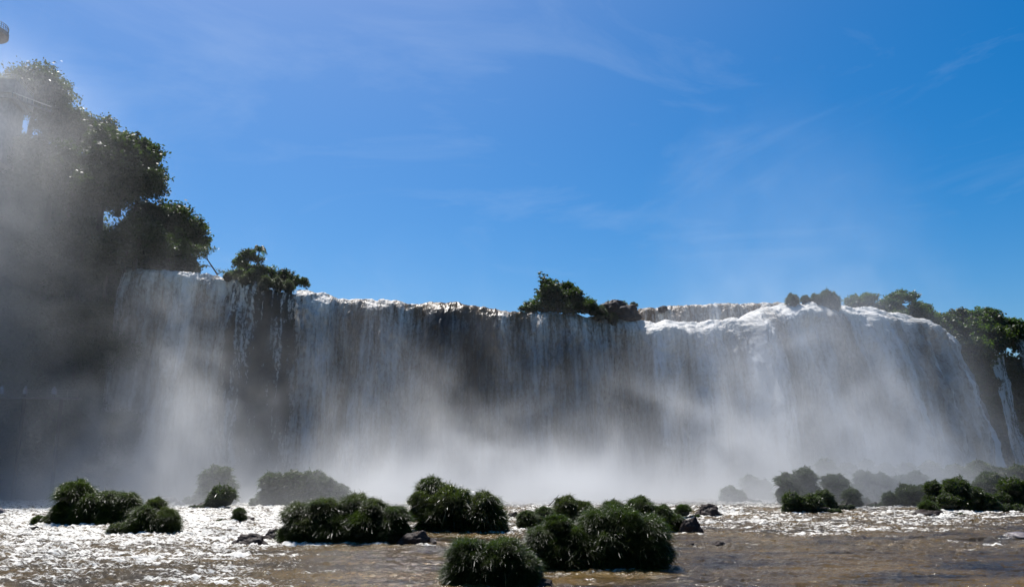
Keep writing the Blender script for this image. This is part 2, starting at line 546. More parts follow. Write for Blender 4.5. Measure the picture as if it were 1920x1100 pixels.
# ------------------------------------------------------------------ cliff behind the water, plateau above it
def cliff_wall():
    s = np.arange(0, len(lt), 5)
    c = lc[s]; U = lt[s][:, None]
    nv = 60
    tv = np.linspace(0, 1, nv)[None, :]
    zt = c[:, 2][:, None] - 0.55
    Z = zt * (1 - tv) - 1.0 * tv
    th = c[:, 3:5]; nn = th / np.linalg.norm(th, axis=1)[:, None]
    wob = fbm(U / 5.0, Z / 6.0, 2.2, 5, .6) * 2.2
    # stepped basalt ledges
    led = (np.abs(((Z + 1.5 * pn(U / 9.0, 0, 0)) / 6.5) % 1 - .5) - .25) * 1.8
    slope = np.linalg.norm(th, axis=1)[:, None] * tv * 0.78
    off = -2.4 + slope + np.minimum(wob * .6, 0.6) + led * .5
    off = np.minimum(off, np.linalg.norm(th, axis=1)[:, None] * np.sqrt(tv) - 1.3)
    X = c[:, 0][:, None] + nn[:, 0][:, None] * off
    Y = c[:, 1][:, None] + nn[:, 1][:, None] * off
    V = np.stack([X, Y, np.broadcast_to(Z, X.shape)], 2)
    # plateau rows behind the top edge
    nb = 12
    b = (np.linspace(1, 0, nb, endpoint=False)[None, :]) ** 2 * 220
    Xb = X[:, :1] - nn[:, 0][:, None] * 0 + 0 * b
    Yb = Y[:, :1] + b
    Zb = np.broadcast_to(zt - 0.02, Yb.shape)
    V = np.concatenate([np.stack([Xb, Yb, Zb], 2), V], 1)
    me = np_mesh('cliff', V, grid_faces(len(s), nb + nv), M['cliff'], True)
    tag(link('cliff', me), kind='structure')


cliff_wall()


# ------------------------------------------------------------------ river
def river():
    na, nr = 1500, 980
    ang = np.linspace(R(-44), R(44), na)[:, None]
    rr = np.geomspace(24, 235, nr)[None, :]
    X = np.tan(ang) * rr; Y = np.broadcast_to(rr, X.shape)
    # how wild the water is: calm in front, rapids towards the falls
    px = 960 + F * X / (Y * 1.02)
    wild = sstep(62, 86, Y + 16 * fbm(X / 16, Y / 7, 0, 3) + np.interp(px, [0, 500, 900, 1300, 1500, 1800, 1920], [16, 10, 6, 3, 5, -2, -4]))
    tail = np.exp(-((X - 33) / 11) ** 2 - ((Y - 60) / 5.0) ** 2) * 0.55
    bands = fbm(X / 10.0, Y / 5.0, 3.0, 3)
    wild = np.clip(wild * (0.82 + .5 * bands) + tail, 0, 1)
    leftglit = sstep(860, 430, px) * sstep(22, 37, Y + 8 * pn(X / 9, Y / 4, 2.)) * .8
    rough = np.clip(np.maximum(wild, leftglit + .12 * bands), 0, 1)
    wx = X + 1.2 * fbm(X / 6, Y / 6, 1.0, 2)
    wy = Y + 1.2 * fbm(X / 6, Y / 6, 5.0, 2)
    h = 0.13 * fbm(wx / 2.6, wy / 1.0, 0, 6, .68) + 0.09 * (1 - np.abs(fbm(wx / 3.4, wy / 1.5, 44.0, 4, .6)) * 3)
    r1 = 1 - np.abs(fbm(wx / 3.4, wy / 1.9, 9.0, 4, .58)) * 2.6
    r2 = 1 - np.abs(fbm(wx / 1.1, wy / 0.7, 14.0, 3, .6)) * 2.4
    r3 = fbm(wx / 0.8, wy / 0.75, 24.0, 3, .6)
    h = h + rough * (0.22 * r1 + 0.12 * r2 + 0.24 * r3) + .03 * r3
    h = h + wild * 0.22 * fbm(X / 9.0, Y / 5.5, 20.0, 3) - 0.12 * rough
    # standing wave humps right of centre
    for (a, b, hx, sx, sy) in ((1350, 963, .75, 3.6, 1.6), (1430, 958, .45, 4.5, 1.4), (1300, 958, .5, 2.2, 1.3), (1830, 1012, .3, 4, 1.2)):
        q = P(a, b, Yw(b))
        h = h + hx * np.exp(-((X - q.x) / sx) ** 2 - ((Y - q.y) / sy) ** 2)
    # rising towards the foot of the falls
    ring = np.zeros_like(h)
    for (sx, sy, sr) in SPOTS:
        i0, i1 = np.searchsorted(ang[:, 0], [math.atan((sx - sr - 3) / sy) - .02, math.atan((sx + sr + 3) / sy) + .02])
        j0, j1 = np.searchsorted(rr[0], [sy - sr - 5, sy + sr + 3])
        if i1 <= i0 or j1 <= j0: continue
        xx, yy = X[i0:i1, j0:j1] - sx, Y[i0:i1, j0:j1] - sy
        dd = np.hypot(xx, np.where(yy < 0, yy * .8, yy * 1.2)) - sr
        ring[i0:i1, j0:j1] = np.maximum(ring[i0:i1, j0:j1], np.exp(-(np.maximum(dd, 0) / np.where(yy < 0, 1.1, .6)) ** 2))
    foam_glitter = np.clip(.38 * ring * (.6 + .5 * r1) + 0.16 + .25 * sstep(.05, .35, fbm(X / 9, Y / 2.2, 60., 4)) + 0.95 * wild * (0.5 + .5 * r1) + leftglit * .2 * r1 + 0.12 * bands + leftglit * .66, 0, 1.1)  # leftglit terms whiten the left water as painted sun glitter; the rest is foam
    chop = np.clip(np.maximum(leftglit, wild) * (.8 + .6 * bands) + .1 + .3 * ring, 0, 1.2)
    h = h + ring * .12 * r2
    V = np.stack([X, Y, h], 2)
    me = np_mesh('river', V, grid_faces(na, nr), M['river'], True, attrs={'foam_glitter': foam_glitter, 'chop': chop})
    tag(link('river', me), kind='structure')


mb = MB()
mb.add([(-3000, -3000, -1.2), (3000, -3000, -1.2), (3000, 3000, -1.2), (-3000, 3000, -1.2)], [(0, 1, 2, 3)])
tag(mb.obj('riverbed', M['hill']), kind='structure')


# ------------------------------------------------------------------ hillsides left and right
def hill_left():
    xs = np.linspace(-190, -38, 190)[:, None]
    nv = 110; t = np.linspace(0, 1, nv)[None, :]
    top = np.interp(xs, [-190, -120, -90, -77, -68, -62, -55, -50, -44, -38], [70, 64, 59, 56, 49, 40, 30, 27, 25, 24])
    foot = np.interp(xs, [-190, -90, -60, -53, -49, -38], [70, 105, 109, 111, 117, 121])
    k = .62
    tt = np.clip(t / k, 0, 1); bb = np.clip((t - k) / (1 - k), 0, 1)
    Z = -1.5 + (top + 1.5) * tt ** .9
    Y = foot + 12 * tt ** 1.5 + bb ** 2 * 120
    nn = fbm(xs / 7, Z / 7, Y / 7, 5, .58)
    Y = Y - nn * 2.6 * (1 - bb); Z = Z + nn * 2.0 * sstep(0, .1, t) - bb * 26
    X = (xs + 0 * Z) * 1.2; Y = Y * 1.2; Z = 6 + (Z - 6) * 1.2; Z = np.where(Z < 1, Z - 2, Z)
    me = np_mesh('hillside', np.stack([X, Y, Z], 2), grid_faces(190, nv), M['hill'], True)
    tag(link('hillside', me), kind='structure')
    return X, Y, Z, k


HL = hill_left()


def hill_right():
    xs = np.linspace(84, 190, 130)[:, None]
    nv = 100; t = np.linspace(0, 1, nv)[None, :]
    top = np.interp(xs, [84, 92, 97, 103, 110, 118, 130, 190], [31.5, 32, 33.5, 33, 32, 31, 31, 36])
    foot = np.interp(xs, [84, 92, 100, 130, 190], [176, 180, 182, 186, 180])
    k = .6
    tt = np.clip(t / k, 0, 1); bb = np.clip((t - k) / (1 - k), 0, 1)
    Z = -1.5 + (top + 1.5) * tt ** .85
    Y = foot + 9 * tt ** 1.6 + bb ** 2 * 150
    nn = fbm(xs / 7, Z / 7, Y / 7, 5, .58)
    Y = Y - nn * 2.4 * (1 - bb); Z = Z + nn * 1.6 * sstep(0, .1, t) - bb * 20
    me = np_mesh('hillside', np.stack([xs + 0 * Z, Y, Z], 2), grid_faces(130, nv), M['hill'], True)
    tag(link('hillside', me), kind='structure')
    return xs + 0 * Z, Y, Z, k


HR = hill_right()


# ------------------------------------------------------------------ leaves, crowns, trees
def leaf_quads(rs, cen, size, up=0.5, elong=1.6):
    n = len(cen)
    nrm = rs.normal(size=(n, 3)); nrm[:, 2] += up * np.sign(nrm[:, 2] + .3)
    nrm /= np.linalg.norm(nrm, axis=1)[:, None]
    a = np.cross(nrm, rs.normal(size=(n, 3))); a /= np.linalg.norm(a, axis=1)[:, None] + 1e-9
    b = np.cross(nrm, a)
    s = size * rs.uniform(.55, 1.25, n)[:, None]
    L, W = a * s * elong * .5, b * s * .5
    v = np.stack([cen - L, cen - W + L * .1, cen + L, cen + W + L * .1], 1)
    return v.reshape(-1, 3), np.arange(n * 4).reshape(-1, 4)


def crown_points(rs, blobs, per_m2, leaf_n, clump_r, flat=1.0):
    out = []
    for (c, r) in blobs:
        c = np.array(c); r = np.array(r if hasattr(r, '__len__') else (r, r, r * .8))
        area = 4 * math.pi * (r.prod() ** (2 / 3))
        n = max(6, int(area * per_m2))
        d = rs.normal(size=(n, 3)); d /= np.linalg.norm(d, axis=1)[:, None]
        d[:, 2] = np.where((d[:, 2] < -.2) & (rs.rand(n) < .7), -d[:, 2], d[:, 2])
        k = rs.uniform(.5, 1.12, n) + rs.rand(n) ** 8 * .4 + .42 * pn(d[:, 0] * 2.2 + c[0], d[:, 1] * 2.2 + c[1], d[:, 2] * 2.2 + c[2])
        cc = c + d * r * k[:, None]
        cr = clump_r * rs.uniform(.5, 1.2, n)
        q = rs.normal(size=(n, leaf_n, 3)) * np.array([1, 1, .8]) * cr[:, None, None] * .6
        out.append((cc[:, None, :] + q).reshape(-1, 3))
    return np.concatenate(out)


def make_tree(name, seed, blobs, trunk, mat, leaf=.34, per_m2=1.0, leaf_n=26, clump=.8, label='', cat='tree', up=.5, elong=1.6, limb=.16):
    """blobs: crown masses round the origin at the tree's foot; trunk: polyline with radii"""
    rs = np.random.RandomState(seed)
    root = empty(name, (0, 0, 0), label, cat)
    pts = crown_points(rs, blobs, per_m2, leaf_n, clump)
    v, f = leaf_quads(rs, pts, leaf, up, elong)
    link('crown', np_mesh('crown', v, f, mat, False), root)
    mb = MB()
    tp = [Vector(p) for p, r in trunk]
    mb.tube(tp, [r for p, r in trunk], 8)
    for (c, r) in blobs:
        c = Vector(c)
        st = min(tp[len(tp) // 2:], key=lambda p: (p - c).length + abs(p.z - c.z * .6))
        mid = (st + c) / 2 + Vector((rs.uniform(-.3, .3), rs.uniform(-.3, .3), -.25 * (c - st).length * .3))
        mb.tube([st, mid, c], [limb, limb * .7, limb * .35], 6)
        rr = r[0] if hasattr(r, '__len__') else r
        for _ in range(5):
            dd = Vector(rs.normal(size=3)).normalized(); dd.z = abs(dd.z) * .8
            mb.tube([c.lerp(mid, .3), c + dd * rr * .45, c + dd * rr * .9], [limb * .35, limb * .22, limb * .08], 5)
    mb.obj('trunk', M['bark'], root, True)
    return root


def copy_tree(root, label):
    r = root.copy(); COL.objects.link(r); r['label'] = label
    for ch in list(root.children):
        c = ch.copy(); COL.objects.link(c); c.parent = r
    return r


def rnd_blobs(rs, n, R0, H, zlo=.45, rmin=.28, rmax=.5):
    b = []
    for i in range(n):
        a = rs.uniform(0, 2 * math.pi); q = R0 * math.sqrt(rs.uniform(0, 1)) * .72
        rr = R0 * rs.uniform(rmin, rmax) * 1.08
        z = H * (zlo + (1 - zlo) * (1 - (q / R0) ** 1.6) * rs.uniform(.55, 1)) - rr * .6
        b.append(((math.cos(a) * q, math.sin(a) * q, z), (rr, rr, rr * rs.uniform(.8, 1.05))))
    return b


protos = {}
used = set()


def proto(kind):
    if kind in protos: return protos[kind]
    rs = np.random.RandomState(hash_(kind))
    if kind.startswith('broad'):           # broadleaf, 13 m tall, crown radius 5
        i = int(kind[-1])
        bl = rnd_blobs(rs, 18, 5.0, 13.0, .32)
        r = make_tree('broadleaf_tree', 40 + i, bl, [((0, 0, -1), .42), ((.2, .1, 3), .34), ((.1 + .2 * i, -.1, 6), .27), ((.3, .1, 9.5), .15)],
                      M['leaf_dark'], .36 if i < 2 else .28, .95, 24, .85)
    elif kind.startswith('umb'):            # flat spreading crown
        i = int(kind[-1])
        bl = []
        for q in range(17):
            a = rs.uniform(0, 6.28); d = 3.6 * math.sqrt(rs.uniform(.02, 1))
            q2 = rs.uniform(.8, 1.5)
            bl.append(((math.cos(a) * d, math.sin(a) * d, 7.3 - d * d * .17 - rs.uniform(0, 1.8) * (q > 7)), (q2, q2, q2 * .55)))
        r = make_tree('spreading_tree', 60 + i, bl, [((0, 0, -1), .3), ((.2, 0, 2), .25), ((-.1, .1, 4.5), .2), ((.1, 0, 6.4), .1)],
                      M['leaf_far'], .40, 1.2, 18, .6)
    elif kind.startswith('bush'):           # rounded leafy shrub, unit 3 m
        i = int(kind[-1])
        bl = rnd_blobs(rs, 9, 2.6, 3.0, .1, .3, .5)
        r = make_tree('shrub', 80 + i, bl, [((0, 0, -.6), .12), ((0, 0, .6), .09), ((.1, 0, 1.4), .05)],
                      M['leaf_mid'] if i else M['leaf_dark'], .26, 1.6, 20, .45, cat='shrub', limb=.06)
    protos[kind] = r
    return r


def hash_(s):
    h = 7
    for ch in s: h = (h * 31 + ord(ch)) % 99991
    return h


def place(kind, loc, scale, rz, label, group, squash=1.0):
    p = proto(kind)
    if kind in used:
        p = copy_tree(p, label)
    used.add(kind)
    p['label'] = label
    p['group'] = group
    p.location = loc
    p.rotation_euler = (0, 0, rz)
    p.scale = (scale, scale, scale * squash)
    return p


# --- left wooded hill: px, py of crown top, crown radius px, depth, kind, label
G1 = 'trees on the wooded hillside'
LT = [
    (72, 112, 62, 119, 'broad2', 'topmost tree on the wooded hill, beside the concrete terrace'),
    (30, 150, 40, 121, 'broad2', 'small-leaved tree partly behind the concrete terrace corner'),
    (125, 188, 48, 119, 'broad0', 'tree below the pale handrail, sky showing under its crown'),
    (172, 205, 55, 121, 'broad1', 'tree on the skyline between the handrail and the big dark crown'),
    (238, 234, 66, 119, 'broad0', 'big dark tree whose crown bulges farthest over the blue sky'),
    (262, 300, 46, 117, 'broad1', 'tree under the bulging big dark crown, hanging into the sky'),
    (200, 290, 60, 115, 'broad2', 'pale green tree in front of the big dark crown'),
    (110, 262, 70, 115, 'broad1', 'broad misty tree under the skyline trees'),
    (35, 240, 68, 115, 'broad0', 'misty tree under the concrete terrace'),
    (262, 395, 50, 114, 'broad2', 'tree at the edge of the falls below the gap of sky'),
    (305, 364, 56, 123, 'broad1', 'round dark tree standing on the river bank above the left end of the falls'),
    (345, 398, 46, 124, 'broad0', 'tree on the bank nearest the bare leaning tree'),
    (322, 432, 48, 122, 'bush1', 'low leafy tree touching the water at the lip of the falls'),
    (240, 440, 52, 113, 'bush0', 'bushy tree where the hill meets the left end of the falls'),
    (285, 470, 36, 121, 'bush0', 'low dark bush on the bank at the very start of the lip'),
    (318, 480, 30, 122, 'bush1', 'low bush on the bank between the start of the lip and the leaning tree'),
    (352, 478, 34, 123, 'bush0', 'dark bush at the foot of the bare leaning tree'),
    (262, 455, 40, 118, 'bush1', 'leafy bush hanging over the first white edge of water'),
]
for i, (px, py, rp, Y, kind, lab) in enumerate(LT):
    Y = Y * 1.19
    top = P(px, py, Y)
    if kind.startswith('broad'): s = rp / ppm(py, Y) / 5.0; Hh = 13.0 * s * .97; base = top.z - Hh
    else: s = rp / ppm(py, Y) / 2.6; Hh = 3.0 * s; base = top.z - Hh
    place(kind, (top.x, Y, base), s, i * 1.3, lab, G1)
rs = np.random.RandomState(5)
low_words = ['slender', 'rounded', 'leaning', 'dense', 'loose', 'squat']
k = 0
for row, py in enumerate((330, 400, 470, 545, 620, 695, 770, 840, 900)):
    for colx in range(4):
        px = 20 + colx * 62 + (row % 2) * 26 + rs.uniform(-10, 10)
        if px > 225: continue
        Y = 139 - row * 1.1 + rs.uniform(-1, 1)
        top = P(px, py + rs.uniform(-12, 12), Y)
        s = rs.uniform(.74, 1.0) * (1 if row < 7 else .7)
        kind = ('broad0', 'broad1', 'broad2')[k % 3]
        place(kind, (top.x, Y, top.z - 13 * s * .97), s, rs.uniform(0, 6.28), 'misty tree on the upper wooded hillside, veiled in spray' if row < 4 else 'dim tree on the lower wooded hillside above the waterline, lost in spray', G1)
        k += 1

# --- right wooded hill
G2 = 'trees on the far wooded cliff'
RT = [
    (1616, 546, 30, 176, 'umb0', 'flat-topped far tree standing alone beside the curved lip'),
    (1688, 544, 33, 180, 'umb1', 'tallest far tree above the right part of the falls'),
    (1664, 558, 26, 178, 'umb0', 'small tree between the two flat-topped far trees'),
    (1722, 566, 26, 182, 'umb1', 'layered tree leaning over the top of the right falls'),
    (1846, 575, 24, 190, 'umb0', 'dark dome-shaped tree on the far skyline'),
    (1806, 580, 20, 192, 'umb1', 'low tree to one side of the dark dome-shaped skyline tree'),
    (1880, 592, 30, 189, 'umb0', 'wide tree on the skyline above the last falls'),
    (1916, 604, 24, 190, 'umb1', 'skyline tree cut by the right edge of the picture'),
]
for i, (px, py, rp, Y, kind, lab) in enumerate(RT):
    top = P(px, py, Y)
    s = rp / ppm(py, Y) / 4.6
    place(kind, (top.x, Y, top.z - 7.9 * s), s, i * 1.1 + .5, lab, G2)
BT = [(1600, 560, 22, 176), (1632, 562, 26, 178), (1660, 566, 30, 179), (1700, 566, 34, 181), (1735, 578, 34, 183), (1760, 584, 36, 184), (1790, 582, 34, 186), (1822, 578, 34, 188), (1858, 584, 34, 190), (1888, 598, 36, 190), (1915, 604, 36, 191),
      (1775, 640, 42, 181), (1800, 672, 40, 180), (1835, 640, 36, 184), (1862, 625, 30, 186), (1610, 567, 34, 175), (1648, 572, 30, 174), (1680, 575, 34, 176), (1712, 582, 32, 178), (1745, 590, 36, 180), (1772, 592, 34, 182), (1800, 594, 36, 183),
      (1832, 596, 36, 184), (1866, 608, 34, 184), (1896, 612, 32, 185), (1925, 618, 34, 186), (1770, 622, 40, 178), (1806, 622, 38, 179), (1842, 618, 30, 182),
      (1785, 655, 38, 176), (1820, 655, 30, 178), (1806, 690, 34, 175), (1832, 690, 24, 177), (1818, 730, 30, 175), (1848, 700, 22, 178), (1840, 760, 26, 174)]
for i, (px, py, rp, Y) in enumerate(BT):
    top = P(px, py, Y)
    s = rp / ppm(py, Y) / 2.6
    place(('bush0', 'bush1')[i % 2], (top.x, Y, top.z - 3.0 * s), s, i * 2.1,
          'low leafy bush on the skyline of the far wooded cliff' if py < 615 else 'dark bush clinging to the face of the far wooded cliff beside the falls', G2)


# --- leafy undergrowth that nobody could count, over both slopes
def undergrowth(H, seed, n, name, size, ymax):
    X, Y, Z, k = H
    rs_ = np.random.RandomState(seed)
    nu, nv = X.shape
    iu = rs_.randint(0, nu - 1, n); iv = rs_.randint(2, int(nv * (k + .06)), n)
    c = np.stack([X[iu, iv], Y[iu, iv], Z[iu, iv]], 1)
    c = c[(c[:, 0] > -118) & (c[:, 0] < 140)]
    q = c[:, None, :] + rs_.normal(size=(len(c), 14, 3)) * np.array([.8, .6, .7]) + np.array([0, -.5, .3])
    v, f = leaf_quads(rs_, q.reshape(-1, 3), size, .4)
    tag(link(name, np_mesh(name, v, f, M['leaf_far'], False)), kind='stuff')


undergrowth(HL, 21, 16000, 'undergrowth', .5, 130)
undergrowth(HR, 22, 9000, 'undergrowth', .55, 200)


# ------------------------------------------------------------------ grass tussocks on rocks
def tussock_mesh(seed, n, L, w, mat, low=-.35):
    rs_ = np.random.RandomState(seed)
    d = rs_.normal(size=(n * 3, 3)); d /= np.linalg.norm(d, axis=1)[:, None]
    d = d[d[:, 2] > low][:n]; n = len(d)
    ax = np.array([1, 1, .92])
    lump = 1 + .28 * pn(d[:, 0] * 2.1 + seed, d[:, 1] * 2.1, d[:, 2] * 2.1) * 2
    p = d * ax * .74 * lump[:, None]
    d0 = d * .75 + rs_.normal(size=(n, 3)) * .40 + np.array([0, 0, .85])
    d0 /= np.linalg.norm(d0, axis=1)[:, None]
    Ls = L * rs_.uniform(.4, 1.15, n) * (1 + 1.1 * pn(d[:, 0] * 3 + seed, d[:, 1] * 3, d[:, 2] * 3 + 5)) * np.where(rs_.rand(n) < .10, 1.7, 1)
    side = np.cross(d0, rs_.normal(size=(n, 3))); side /= np.linalg.norm(side, axis=1)[:, None]
    rows = []
    for t, ww in ((0, .8), (.38, 1.0), (.72, .7), (1.0, .12)):
        c = p + d0 * (Ls * t)[:, None] + np.array([0, 0, -1]) * (Ls * .62 * t ** 2.2)[:, None] + d * (Ls * .12 * t * t)[:, None] * np.array([1, 1, 0])
        rows.append(c - side * w * ww * .5); rows.append(c + side * w * ww * .5)
    V = np.stack(rows, 1).reshape(-1, 3)
    b = np.arange(n)[:, None] * 8
    Fc = np.concatenate([b + np.array([2 * i, 2 * i + 1, 2 * i + 3, 2 * i + 2]) for i in range(3)], 0)
    nb = len(Fc)
    # mound core
    nu, nv = 28, 14
    th = np.linspace(0, 2 * math.pi, nu)[:, None]; ph = np.linspace(-1.2, math.pi / 2, nv)[None, :]
    cx, cy_, cz = np.cos(th) * np.cos(ph), np.sin(th) * np.cos(ph), np.sin(ph) + 0 * th
    lm = (1 + .56 * pn(cx * 2.1 + seed, cy_ * 2.1, cz * 2.1)) * .76
    C = np.stack([cx * lm, cy_ * lm, cz * lm * .92], 2).reshape(-1, 3)
    Fk = grid_faces(nu, nv, len(V))
    me = np_mesh('tussock', np.concatenate([V, C]), np.concatenate([Fc, Fk]), [mat, M['soil']], True,
                 midx=np.concatenate([np.zeros(nb, np.int32), np.ones(len(Fk), np.int32)]))
    return me


TUS_NEAR = [tussock_mesh(100 + i, 12000, .46, .014, M['grass'] if i != 2 else M['grass_dry']) for i in range(4)]
TUS_MID = [tussock_mesh(120 + i, 7000, .42, .019, M['grass'] if i != 2 else M['grass_dry']) for i in range(3)]
TUS_FAR = [tussock_mesh(140 + i, 1500, .32, .040, M['grass']) for i in range(3)]


def rock_mesh(seed, mat, det=34, rough=.5, flat=1.0):
    nu, nv = det * 2, det
    th = np.linspace(0, 2 * math.pi, nu)[:, None]; ph = np.linspace(-math.pi / 2, math.pi / 2, nv)[None, :]
    x, y, z = np.cos(th) * np.cos(ph), np.sin(th) * np.cos(ph), np.sin(ph) + 0 * th
    r = 1 + rough * fbm(x * 1.3 + seed * 3.1, y * 1.3 + seed, z * 1.3, 5, .55)
    q = fbm(x * 3 + seed, y * 3, z * 3, 2)
    r = r + .10 * np.round(q * 4) / 4
    return np_mesh('rock', np.stack([x * r, y * r, z * r * flat], 2), grid_faces(nu, nv), mat, True)


ROCKS = [rock_mesh(i, M['rock']) for i in range(5)]
ROCKS_G = [rock_mesh(i + 9, M['rock_grey'], rough=.4) for i in range(3)]
GR = 'grass-covered rocks in the river'
rr_ = random.Random(3)
SPOTS = []


def island(lobes, base, label, wr=None, near=None, rock=True, dy=0.0, skirt=True):
    """lobes: (px, py of lobe centre, radius px[, depth shift in metres]); base: image row of the waterline"""
    Yb = Yw(base) + dy
    near = near or ('near' if Yb < 62 else 'mid' if Yb < 95 else 'far')
    pool = {'near': TUS_NEAR, 'mid': TUS_MID, 'far': TUS_FAR}[near]
    k = ppm(base, Yb)
    xs = [l[0] for l in lobes]
    rmax = max(l[2] for l in lobes) / k
    x0 = min(l[0] - l[2] for l in lobes); x1 = max(l[0] + l[2] for l in lobes)
    cx = (x0 + x1) / 2
    org = Vector(((cx - 960) / F * Yb * 1.04, Yb + rmax, 0))
    root = empty('grassy_rock', org, label, 'grassy rock', GR)
    root['n'] = len(lobes)
    items = []
    for l in lobes:
        r = l[2] / k
        hgt = (base - l[1]) / k
        Y = Yb + r * .95 + max(0, hgt - r) * .45 + (l[3] if len(l) > 3 else 0)
        p = P(l[0], l[1], Y)
        items.append((p, r))
        if skirt and p.z - r * .7 > .3:
            for s_ in (-.45, .45):
                items.append((Vector((p.x + s_ * r * .8, p.y - r * .12, max(.45, p.z - r * .95))), r * .8))
    base_items = list(items)
    for p, r in items:
        if p.z < r * 1.3: SPOTS.append((p.x, p.y, r * .95))
    for (p, r), (p2, r2) in zip(base_items, base_items[1:]):
        if r * 1.1 < (p - p2).length < (r + r2) * 1.15 and rr_.random() < .8:
            q_ = (p + p2) / 2; items.append((Vector((q_.x, q_.y + .2, q_.z - .15 * r)), min(r, r2) * rr_.uniform(.62, .85)))
    for p, r in base_items:
        for _ in range(2):
            a_ = rr_.uniform(0, 6.28); e_ = rr_.uniform(.1, 1.2); q_ = r * .62
            items.append((Vector((p.x + math.cos(a_) * math.cos(e_) * q_, p.y - abs(math.sin(a_)) * math.cos(e_) * q_, p.z + math.sin(e_) * q_ * .8 - r * .08)), r * rr_.uniform(.36, .55)))
    if skirt:
        w0 = (x1 - x0) / k; rb = max(.32, min(.95, (base - min(l[1] for l in lobes)) / k * .3)); n_ = int(w0 / (rb * 1.35))
        for i in range(n_):
            xx = org.x - w0 / 2 + rb * .9 + (w0 - 1.8 * rb) * (i + .5) / max(1, n_) + rr_.uniform(-.2, .2) * rb
            items.append((Vector((xx, Yb + rb * .75 + rr_.uniform(0, .5), rb * rr_.uniform(.25, .6))), rb * rr_.uniform(.8, 1.15)))
    for p, r in items:
        o = link('tussock', rr_.choice(pool), root)
        o.location = p - org
        o.rotation_euler = (rr_.uniform(-.15, .15), rr_.uniform(-.15, .15), rr_.uniform(0, 6.28))
        o.scale = (r * rr_.uniform(.95, 1.15), r * rr_.uniform(.95, 1.15), r * rr_.uniform(.9, 1.1))
    if rock:
        o = link('rock', rr_.choice(ROCKS), root)
        hw = (x1 - x0) / 2 / k
        zt = max(p.z for p, r in items)
        o.location = (0, .1 * hw + rmax * .25, -.1)
        o.rotation_euler = (0, 0, rr_.choice((0, math.pi)))
        o.scale = (hw * .74, max(rmax * .7, hw * .4), max(.3, zt * .42))
    del root['n']
    return root


def boulder(px, py, wpx, hpx, label, grey=False, idx=None):
    Y = Yw(py); k = ppm(py, Y)
    SPOTS.append(((px - 960) / F * Y * 1.04, Y + wpx / k * .3, wpx / k * .45))
    o = link('boulder', (ROCKS_G if grey else ROCKS)[(idx if idx is not None else int(px)) % (3 if grey else 5)])
    w, h = wpx / k, hpx / k
    o.location = ((px - 960) / F * Y * 1.04, Y + w * .3, 0)
    o.scale = (w * .5, w * .36, h * .95)
    o.rotation_euler = (0, 0, rr_.uniform(-.3, .3))
    return tag(o, label, 'rock', 'bare rocks in the river')


island([(140, 930, 34), (118, 955, 18), (175, 948, 28), (205, 942, 26), (238, 945, 25), (160, 965, 30), (205, 968, 28), (245, 968, 26)], 987,
       'long grass-covered rock whose far end rises to a tall rounded hump')
island([(292, 950, 20, .6), (275, 970, 27), (312, 976, 24), (262, 982, 20), (295, 985, 24)], 1003,
       'compact reddish grass clump at the end of the long grassy rock, in glittering water')
island([(407, 898, 32), (392, 915, 22), (424, 915, 22)], 948, 'tallest misty grass dome standing behind a smaller one')
island([(418, 930, 28), (400, 938, 16)], 955, 'small grass dome in front of the tallest misty dome', dy=-1)
island([(449, 961, 12), (449, 971, 12)], 981, 'tiny upright grass tuft on its own in the rapids')
island([(512, 905, 26), (548, 903, 28), (588, 905, 28), (612, 912, 24), (640, 924, 20), (560, 925, 26), (600, 928, 24)], 950,
       'wide misty grass clump overhanging white water on one side')
island([(560, 970, 30), (608, 960, 34), (668, 955, 34, .8), (700, 958, 26), (742, 972, 28), (570, 992, 34), (625, 992, 36), (685, 990, 36), (735, 995, 30)], 1022,
       'big black many-lobed grass clump with a dark rock at each end')
island([(808, 922, 32, 1.0), (845, 950, 46), (905, 958, 42), (790, 942, 24), (815, 970, 34), (870, 975, 34), (915, 975, 32)], 1001,
       'tall rounded green grass clump with a small paler hump behind it')
island([(880, 1045, 44), (945, 1048, 46), (980, 1062, 32), (910, 1070, 40), (868, 1075, 34), (965, 1085, 30)], 1104,
       'nearest grass clump, cut by the bottom edge of the picture')
island([(989, 972, 19)], 994, 'small round dark grass ball beside the tall rounded clump')
island([(1020, 965, 20), (1012, 976, 16)], 990, 'low grass tuft between the round dark ball and the twin-lobed clump')
island([(1062, 953, 28), (1092, 958, 22), (1048, 965, 20)], 985, 'twin-lobed grey-green clump with a stick poking out')
island([(1045, 990, 27), (1015, 1012, 32), (1075, 1015, 34), (1120, 985, 36), (1165, 990, 48), (1215, 1000, 42), (1140, 1025, 46), (1195, 1030, 50), (1050, 1035, 34), (1225, 1040, 32), (1100, 1040, 38)], 1072,
       'largest grass clump of all, bright green on top and black below')
island([(1150, 960, 26), (1200, 955, 28), (1240, 965, 24), (1262, 980, 22), (1215, 975, 26), (1175, 975, 26)], 1004,
       'grass clump behind the largest one, ending in a bare dark rock', dy=2)
island([(1280, 957, 15)], 973, 'small grass tuft growing on a sloping dark rock')
island([(1368, 925, 18), (1388, 932, 15)], 944, 'single misty mound standing apart in the white rapids')
island([(1405, 907, 20), (1432, 913, 17)], 940, 'pair of pale mounds half lost in the spray behind the single mound')
island([(1478, 905, 25), (1508, 898, 26), (1490, 925, 26)], 950, 'two-humped dark mound rising behind the bright green pair')
island([(1485, 938, 20), (1522, 942, 22), (1505, 945, 18)], 963, 'bright green pair of tufts on a dark rock at the foot of the rapids')
island([(1566, 908, 26), (1575, 928, 24)], 950, 'tall narrow mound next to the two-humped dark mound')
island([(1545, 932, 20)], 956, 'pale green tuft tucked between the bright green pair and the tall narrow mound')
island([(1548, 876, 20), (1560, 890, 20)], 940, 'ghostly mound highest in the spray behind the tall narrow mound')
